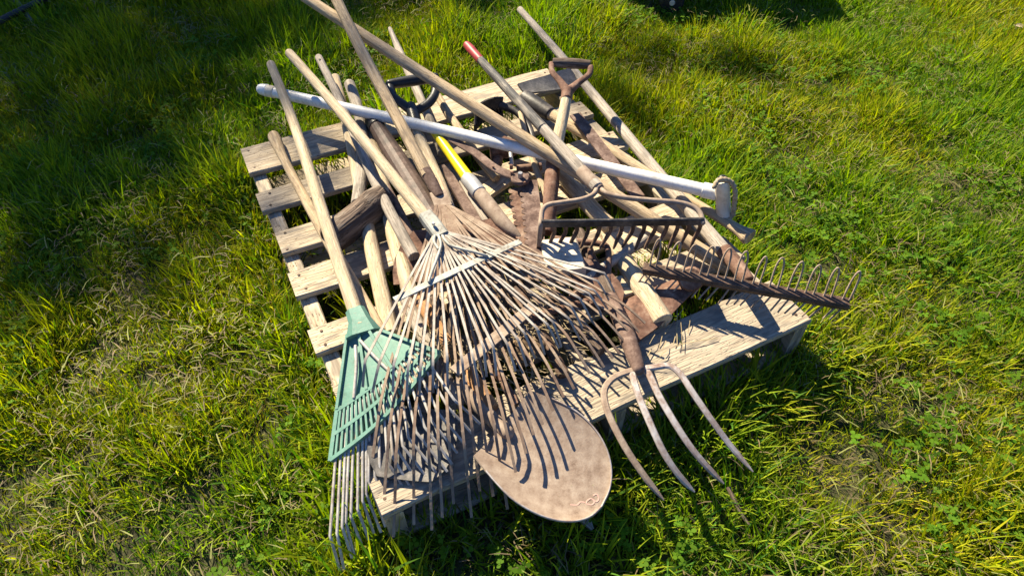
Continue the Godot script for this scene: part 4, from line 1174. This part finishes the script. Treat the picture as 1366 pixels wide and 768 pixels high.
func build_tree() -> void:
	var s := sun_dir()
	var at := Vector3(-12.2, 0, -14.2)
	thing("shade_tree", "tall broad-leaved tree standing beyond the lawn, shading its upper left", "tree", at)
	var g := Geo.new()
	var top := at + Vector3(0.6, 9.5, 0.8)
	tube(g, smooth([at - Vector3.UP * 0.1, at + Vector3(0.1, 3.0, 0.1), at + Vector3(0.5, 6.5, 0.5), top], 5), rad(16, 0.34, 0.07), 14, 1, 2, 0.0, 1.0, Vector3.RIGHT, 0.04)
	part(g, "trunk", mats.bark)
	# leaf clusters; each hangs over the ground point where its shade falls
	var cl := []
	# x, z of the shaded ground, distance along the sun ray, radius, leaves
	for c in SHADE:
		var p: Vector3 = Vector3(c[0], 0, c[1]) + s * c[2]
		cl.append([p, c[3], c[4]])
	for k in 46:
		var p := Vector3(rf(-6.4, -3.0), 0, rf(-6.2, -2.2)) + s * rf(11.0, 15.5)
		cl.append([p, rf(0.6, 0.9), 330])
	var total := 0
	for c in cl: total += c[2]
	var lm := leaf_mesh()
	var mm := MultiMesh.new()
	mm.transform_format = MultiMesh.TRANSFORM_3D
	mm.use_colors = true
	mm.mesh = lm
	mm.instance_count = total
	var k := 0
	for c in cl:
		var li := Geo.new()
		var st := at + Vector3(0.3, clampf(c[0].y - 2.5, 3.0, 8.5), 0.4)
		var big: bool = c[2] > 150
		if not big:          # small sprays hang from the nearest large bough
			var best := 1e9
			for o in cl:
				var dd: float = (o[0] - c[0]).length()
				if o[2] > 150 and dd < best:
					best = dd
					st = o[0]
		tube(li, smooth([st, st.lerp(c[0], 0.5) + Vector3(0, 0.35 if big else 0.08, 0), c[0]], 3), rad(7, 0.07, 0.012) if big else rad(7, 0.014, 0.004), 6, 1, 2)
		part(li, "limb", mats.bark)
		for j in c[2]:
			var d: Vector3 = Vector3(rng.randfn(), rng.randfn() * 0.8, rng.randfn()) * 0.42 * c[1]
			var b := Basis.from_euler(Vector3(rf(-0.9, 0.9), rf(0, TAU), rf(-0.9, 0.9))).scaled(Vector3.ONE * rf(0.8, 1.3))
			mm.set_instance_transform(k, Transform3D(b, c[0] + d - at))
			mm.set_instance_color(k, Color(0.045, 0.085, 0.02).lerp(Color(0.09, 0.13, 0.03), rng.randf()))
			k += 1
	var mi := MultiMeshInstance3D.new()
	mi.name = "crown"
	mi.set_meta("kind", "stuff")
	mi.multimesh = mm
	mi.material_override = mats.leaf
	cur.add_child(mi)

func leaf_mesh() -> ArrayMesh:
	var g := Geo.new()
	var rows := [[0.0, 0.002], [0.03, 0.022], [0.065, 0.03], [0.1, 0.022], [0.13, 0.001]]
	for r in rows:
		for s in [-1, 0, 1]:
			g.add(Vector3(s * r[1], absf(s) * r[1] * 0.25 - r[0] * r[0] * 1.5, r[0]), Vector3(s * -0.2, 1, 0).normalized(), Vector2(0, 0))
	for a in rows.size() - 1:
		for b in 2: g.quad(a * 3 + b, a * 3 + b + 1, a * 3 + b + 4, a * 3 + b + 3)
	g.c.resize(g.v.size())
	g.c.fill(Color.WHITE)
	return g.mesh()

# groups of leaves: shaded ground x, z, distance along the ray, radius, leaf count
const SHADE := [
	[-0.49, -1.50, 12.2, 0.13, 8], [0.25, -2.06, 12.2, 0.13, 9], [0.33, -1.76, 12.2, 0.12, 8], [-0.52, -1.49, 12.2, 0.16, 8], [-0.11, -1.43, 12.2, 0.14, 8], [-0.45, -1.13, 12.2, 0.10, 5],
	[-1.29, -1.34, 12.4, 0.30, 30], [-1.08, -1.43, 12.4, 0.30, 26], [-1.33, -1.60, 12.4, 0.35, 55], [-1.47, -1.53, 12.4, 0.35, 44], [-1.13, -1.92, 12.4, 0.30, 34], [-1.25, -1.07, 12.4, 0.25, 26],
	[-1.10, -1.17, 12.4, 0.20, 12], [-0.89, -1.37, 12.4, 0.20, 16], [0.55, -2.32, 12.4, 0.20, 20], [0.86, -2.22, 12.4, 0.20, 16], [0.42, -1.92, 12.4, 0.15, 12], [-0.89, -2.77, 12.4, 0.35, 110],
	[-0.39, -2.84, 12.4, 0.30, 55], [-0.11, -2.84, 12.4, 0.30, 44], [-1.00, -2.38, 12.4, 0.30, 70], [-1.45, -2.22, 12.4, 0.40, 130], [-1.70, -2.06, 12.4, 0.45, 150], [-1.29, -2.56, 12.4, 0.45, 160],
	[-1.80, -2.70, 12.4, 0.50, 180], [-1.98, -2.56, 12.4, 0.50, 190], [-1.25, -1.79, 12.4, 0.30, 44], [-0.93, -1.68, 12.4, 0.20, 16], [-0.69, -2.56, 12.4, 0.22, 30], [-1.60, -3.20, 12.0, 0.50, 260],
	[-2.20, -2.70, 12.5, 0.55, 240], [-2.80, -2.10, 12.6, 0.50, 220], [-1.20, -3.50, 12.6, 0.45, 220], [-2.50, -3.20, 13.0, 0.60, 330], [-2.90, -1.60, 12.6, 0.50, 160], [-1.75, -3.60, 13.2, 0.50, 280],
	[-2.20, -3.80, 12.4, 0.60, 330], [-0.60, -3.50, 12.9, 0.42, 180], [0.10, -3.60, 12.6, 0.36, 120], [-3.10, -2.50, 12.9, 0.60, 330], [-3.00, -3.40, 13.0, 0.60, 330], [-0.95, -3.90, 12.9, 0.50, 280]
]

# ---------------------------------------------------------------- grass
func tuft(nb: int, hmin: float, hmax: float, spread: float, lean: float, straw: float, sd: int) -> ArrayMesh:
	var r := RandomNumberGenerator.new()
	r.seed = sd
	var g := Geo.new()
	for k in nb:
		var a := r.randf() * TAU
		var bp := Vector3(cos(a), 0, sin(a)) * spread * sqrt(r.randf())
		var h := r.randf_range(hmin, hmax)
		var w := r.randf_range(0.0014, 0.0031)
		var la := a + r.randf_range(-1.2, 1.2)
		var ln := Vector3(cos(la), 0, sin(la)) * h * r.randf_range(0.15, lean)
		var wd := Vector3(-sin(la), 0, cos(la)).rotated(Vector3.UP, r.randf_range(-0.7, 0.7))
		var col := Color(0.17, 0.265, 0.014).lerp(Color(0.36, 0.41, 0.024), r.randf())
		if r.randf() < 0.22: col = Color(0.09, 0.2, 0.03)
		if r.randf() < straw: col = Color(0.22, 0.165, 0.06).lerp(Color(0.22, 0.215, 0.04), r.randf())
		var droop := r.randf_range(0.0, 0.3) if r.randf() < 0.8 else 0.4
		var prev := -1
		for s in 5:
			var t := s / 4.0
			var p := bp + ln * (0.55 * t + 0.45 * t * t) + Vector3(0, h * (t - droop * t * t * t * 0.6), 0)
			var ww := w * (1.0 - pow(t, 2.2)) + 0.0002
			var tg := (ln * (0.55 + 0.9 * t) + Vector3(0, h * (1.0 - droop * 1.8 * t * t), 0)).normalized()
			var nn := wd.cross(tg).normalized()
			var i0 := g.add(p - wd * ww, nn, Vector2(0, t))
			g.add(p + wd * ww, nn, Vector2(1, t))
			g.c.append(col); g.c.append(col)
			if prev >= 0: g.quad(prev, prev + 1, i0 + 1, i0)
			prev = i0
	return g.mesh()

func clover(sd: int) -> ArrayMesh:
	var r := RandomNumberGenerator.new()
	r.seed = sd
	var g := Geo.new()
	for k in 7:
		var a := r.randf() * TAU
		var p := Vector3(cos(a), 0, sin(a)) * r.randf_range(0.0, 0.035) + Vector3(0, r.randf_range(0.018, 0.045), 0)
		var col := Color(0.075, 0.185, 0.014).lerp(Color(0.14, 0.25, 0.02), r.randf())
		var tilt := Basis.from_euler(Vector3(r.randf_range(-0.5, 0.5), r.randf() * TAU, r.randf_range(-0.5, 0.5)))
		for j in 3:
			var b := tilt * Basis(Vector3.UP, TAU * j / 3.0)
			var sz := r.randf_range(0.0038, 0.0065)
			var c := g.add(p, b * Vector3.UP, Vector2.ZERO)
			g.c.append(col)
			var first := g.v.size()
			for q in [Vector2(-0.55, 0.5), Vector2(-0.62, 1.1), Vector2(-0.3, 1.45), Vector2(0, 1.35), Vector2(0.3, 1.45), Vector2(0.62, 1.1), Vector2(0.55, 0.5)]:
				g.add(p + b * Vector3(q.x * sz, 0.12 * sz * absf(q.x), q.y * sz), b * Vector3.UP, Vector2.ZERO)
				g.c.append(col)
			for q in 6: g.tri(c, first + q, first + q + 1)
	return g.mesh()

func clipping(sd: int) -> ArrayMesh:
	var r := RandomNumberGenerator.new()
	r.seed = sd
	var g := Geo.new()
	for k in 7:
		var a := r.randf() * TAU
		var p := Vector3(r.randf_range(-0.05, 0.05), r.randf_range(0.006, 0.04), r.randf_range(-0.05, 0.05))
		var d := Vector3(cos(a), r.randf_range(-0.3, 0.3), sin(a)).normalized() * r.randf_range(0.012, 0.04)
		var wd := d.cross(Vector3.UP).normalized() * r.randf_range(0.0004, 0.0011)
		var col := Color(0.19, 0.14, 0.062).lerp(Color(0.075, 0.052, 0.022), r.randf())
		if r.randf() < 0.3: col = Color(0.19, 0.2, 0.05)
		var i0 := g.add(p - d * 0.5 - wd, Vector3.UP, Vector2.ZERO)
		g.add(p - d * 0.5 + wd, Vector3.UP, Vector2.ZERO)
		g.add(p + wd + Vector3.UP * 0.004, Vector3.UP, Vector2.ZERO)
		g.add(p - wd + Vector3.UP * 0.004, Vector3.UP, Vector2.ZERO)
		g.add(p + d * 0.5 + wd * 0.3, Vector3.UP, Vector2.ZERO)
		g.add(p + d * 0.5 - wd * 0.3, Vector3.UP, Vector2.ZERO)
		for j in 6: g.c.append(col)
		g.quad(i0, i0 + 1, i0 + 2, i0 + 3)
		g.quad(i0 + 3, i0 + 2, i0 + 4, i0 + 5)
	return g.mesh()

func in_pallet(x: float, z: float, grow := 0.0) -> int:     # 0 outside, 1 under a board, 2 in a gap
	var q := PX.transposed() * (Vector3(x, 0, z) - PO)
	var lx := q.x
	var lz := -q.z
	if lx < -grow or lx > 1.0 + grow or lz < -grow or lz > 1.225 + grow: return 0
	for d in [[1.004, 1.092], [0.826, 0.916], [0.671, 0.735], [0.478, 0.579], [0.312, 0.402], [0.136, 0.225]]:
		if lz > d[0] + 0.015 and lz < d[1] - 0.015 and lx > 0.05: return 2
	return 1

func scatter(called: String, parent: Node3D, meshes: Array, pts: Array, m: Material) -> void:
	var lists := []
	for k in meshes.size(): lists.append([])
	for p in pts: lists[rng.randi() % meshes.size()].append(p)
	for k in meshes.size():
		var mm := MultiMesh.new()
		mm.transform_format = MultiMesh.TRANSFORM_3D
		mm.use_colors = true
		mm.mesh = meshes[k]
		mm.instance_count = lists[k].size()
		for j in lists[k].size():
			mm.set_instance_transform(j, lists[k][j][0])
			mm.set_instance_color(j, lists[k][j][1])
		var mi := MultiMeshInstance3D.new()
		mi.name = called
		mi.multimesh = mm
		mi.material_override = m
		mi.set_meta("kind", "stuff")
		parent.add_child(mi, true)

func build_grass() -> void:
	var dens := noise(91, 1.6, 3)
	var tint := noise(92, 0.9, 3)
	var tall := noise(93, 2.2, 2)
	var fine := []
	var long := []
	var clip := []
	var clov := []
	var n := 0
	while n < 80000:
		n += 1
		var x := rf(-3.6, 3.6)
		var z := rf(-4.6, 0.3)
		var inv := absf(x) < 0.55 - z * 0.75 + 0.5 and z > -3.3
		if not inv and rng.randf() < 0.6: continue
		var ip := in_pallet(x, z)
		if ip == 1: continue
		if ip == 2 and rng.randf() < 0.15: continue
		var d := dens.get_noise_2d(x, z)
		var ti := tint.get_noise_2d(x, z)
		var ta := tall.get_noise_2d(x, z)
		var near := in_pallet(x, z, 0.1) != 0
		var sc := 0.62 + ta * 0.45 + rf(-0.2, 0.2) + (0.35 if near else 0.0)
		# taller and rougher in the back left, shorter to the front right
		sc += clampf((-z - 1.2) * 0.16, -0.1, 0.25) * (1.0 if x < 0.3 else 0.3)
		if ip == 2: sc = min(sc, 1.0)
		var b := Basis(Vector3.UP, rf(0, TAU)).scaled(Vector3(sc, sc * rf(0.8, 1.25), sc))
		var col := Color(1.0, 1.0, 1.0).lerp(Color(1.4, 1.12, 0.9), clampf(ti * 2.2 + 0.35, 0, 1)) * rf(0.65, 1.2)
		col = col.lerp(Color(0.8, 0.95, 1.2), clampf(-ti * 1.5, 0, 0.6))
		col.a = 1.0
		var tr := Transform3D(b, Vector3(x, -0.012, z))
		if ta > 0.1 and rng.randf() < 0.4: long.append([tr, col])
		else: fine.append([tr, col])
	# coarser tufts carry the lawn on beyond the picture
	n = 0
	while n < 26000:
		n += 1
		var x := rf(-11.0, 11.0)
		var z := rf(-16.0, 4.0)
		if absf(x) < 3.5 and z > -4.5 and z < 0.2: continue
		var sc := rf(1.2, 1.9)
		var ti := tint.get_noise_2d(x, z)
		var col := Color(1.0, 1.0, 1.0).lerp(Color(1.4, 1.12, 0.9), clampf(ti * 2.2 + 0.35, 0, 1)) * rf(0.65, 1.2)
		col.a = 1.0
		fine.append([Transform3D(Basis(Vector3.UP, rf(0, TAU)).scaled(Vector3(sc * 1.3, sc * 0.8, sc * 1.3)), Vector3(x, -0.012, z)), col])
	n = 0
	while n < 11000:
		n += 1
		var x := rf(-3.2, 3.2)
		var z := rf(-3.8, 0.2)
		if in_pallet(x, z) != 0: continue
		var d := dens.get_noise_2d(x, z)
		if d > 0.0 and rng.randf() < 0.7: continue
		clip.append([Transform3D(Basis(Vector3.UP, rf(0, TAU)).scaled(Vector3.ONE * rf(0.7, 1.3)), Vector3(x, rf(-0.01, 0.02), z)), Color.WHITE * rf(0.7, 1.15)])
	n = 0
	var cn := noise(97, 1.1, 2)
	while n < 4500:
		n += 1
		var x := rf(-2.6, 2.6)
		var z := rf(-3.0, 0.0)
		if in_pallet(x, z) != 0: continue
		if cn.get_noise_2d(x, z) + (0.25 if z > -1.3 and x > -0.5 else 0.0) < 0.1: continue
		clov.append([Transform3D(Basis(Vector3.UP, rf(0, TAU)).scaled(Vector3.ONE * rf(0.8, 1.3)), Vector3(x, -0.008, z)), Color.WHITE * rf(0.8, 1.15)])
	for k in clip: k[1].a = 1.0
	for k in clov: k[1].a = 1.0
	var fm := []
	for k in 6: fm.append(tuft(15, 0.03, 0.08, 0.05, 1.0, 0.10, 100 + k))
	var lm := []
	for k in 5: lm.append(tuft(10, 0.06, 0.125, 0.04, 0.75, 0.05, 200 + k))
	var gn := Node3D.new()
	gn.name = "grass"
	add_child(gn)
	meta(gn, "uneven mown green grass of the lawn all around the pallet", "grass", "", "stuff")
	scatter("short_grass", gn, fm, fine, mats.grass)
	scatter("long_grass", gn, lm, long, mats.grass)
	var cn2 := Node3D.new()
	cn2.name = "dry_clippings"
	add_child(cn2)
	meta(cn2, "dry straw-coloured mowing clippings scattered through the lawn", "clippings", "", "stuff")
	scatter("clippings", cn2, [clipping(1), clipping(2), clipping(3), clipping(4)], clip, mats.straw)
	var cn3 := Node3D.new()
	cn3.name = "clover"
	add_child(cn3)
	meta(cn3, "small green clover leaves growing in patches among the grass", "clover", "", "stuff")
	scatter("clover_leaves", cn3, [clover(11), clover(12), clover(13)], clov, mats.grass)
	# straw on the pallet
	var g := Geo.new()
	O = Vector3.ZERO
	for c in STRAW:
		for k in c[1]:
			var p: Vector3 = c[0] + Vector3(rf(-0.06, 0.06), rf(0.0, 0.012), rf(-0.04, 0.04))
			var a: float = c[2] + rf(-0.9, 0.9)
			var d := Vector3(cos(a), rf(-0.05, 0.1), sin(a)) * rf(0.012, 0.05)
			var c0 := g.v.size()
			sweep(g, [p - d, p + Vector3.UP * 0.003, p + d], rect(rf(0.0009, 0.0018), 0.0008), Vector3.UP)
			var col := Color(0.36, 0.28, 0.15).lerp(Color(0.2, 0.15, 0.08), rng.randf())
			for j in g.v.size() - c0: g.c.append(col)
	var so := part(g, "dry_straw", mats.straw, self)
	meta(so, "loose dry straw strewn over the pallet boards and under the rakes", "straw", "", "stuff")

const STRAW := [[Vector3(0.3390, 0.1300, -0.9145), 14, -0.7], [Vector3(0.2975, 0.1300, -0.8532), 5, -0.5], [Vector3(-0.0209, 0.1600, -0.9109), 30, 0.9], [Vector3(-0.0967, 0.1700, -0.8230), 40, 0.9], [Vector3(0.0258, 0.1500, -0.7813), 30, 0.9], [Vector3(0.0997, 0.1500, -0.8983), 25, 0.3], [Vector3(-0.1595, 0.1600, -0.8306), 25, 1.1], [Vector3(0.0122, 0.1600, -1.0923), 10, 0.5], [Vector3(0.1219, 0.1350, -0.8495), 8, 0.6]]
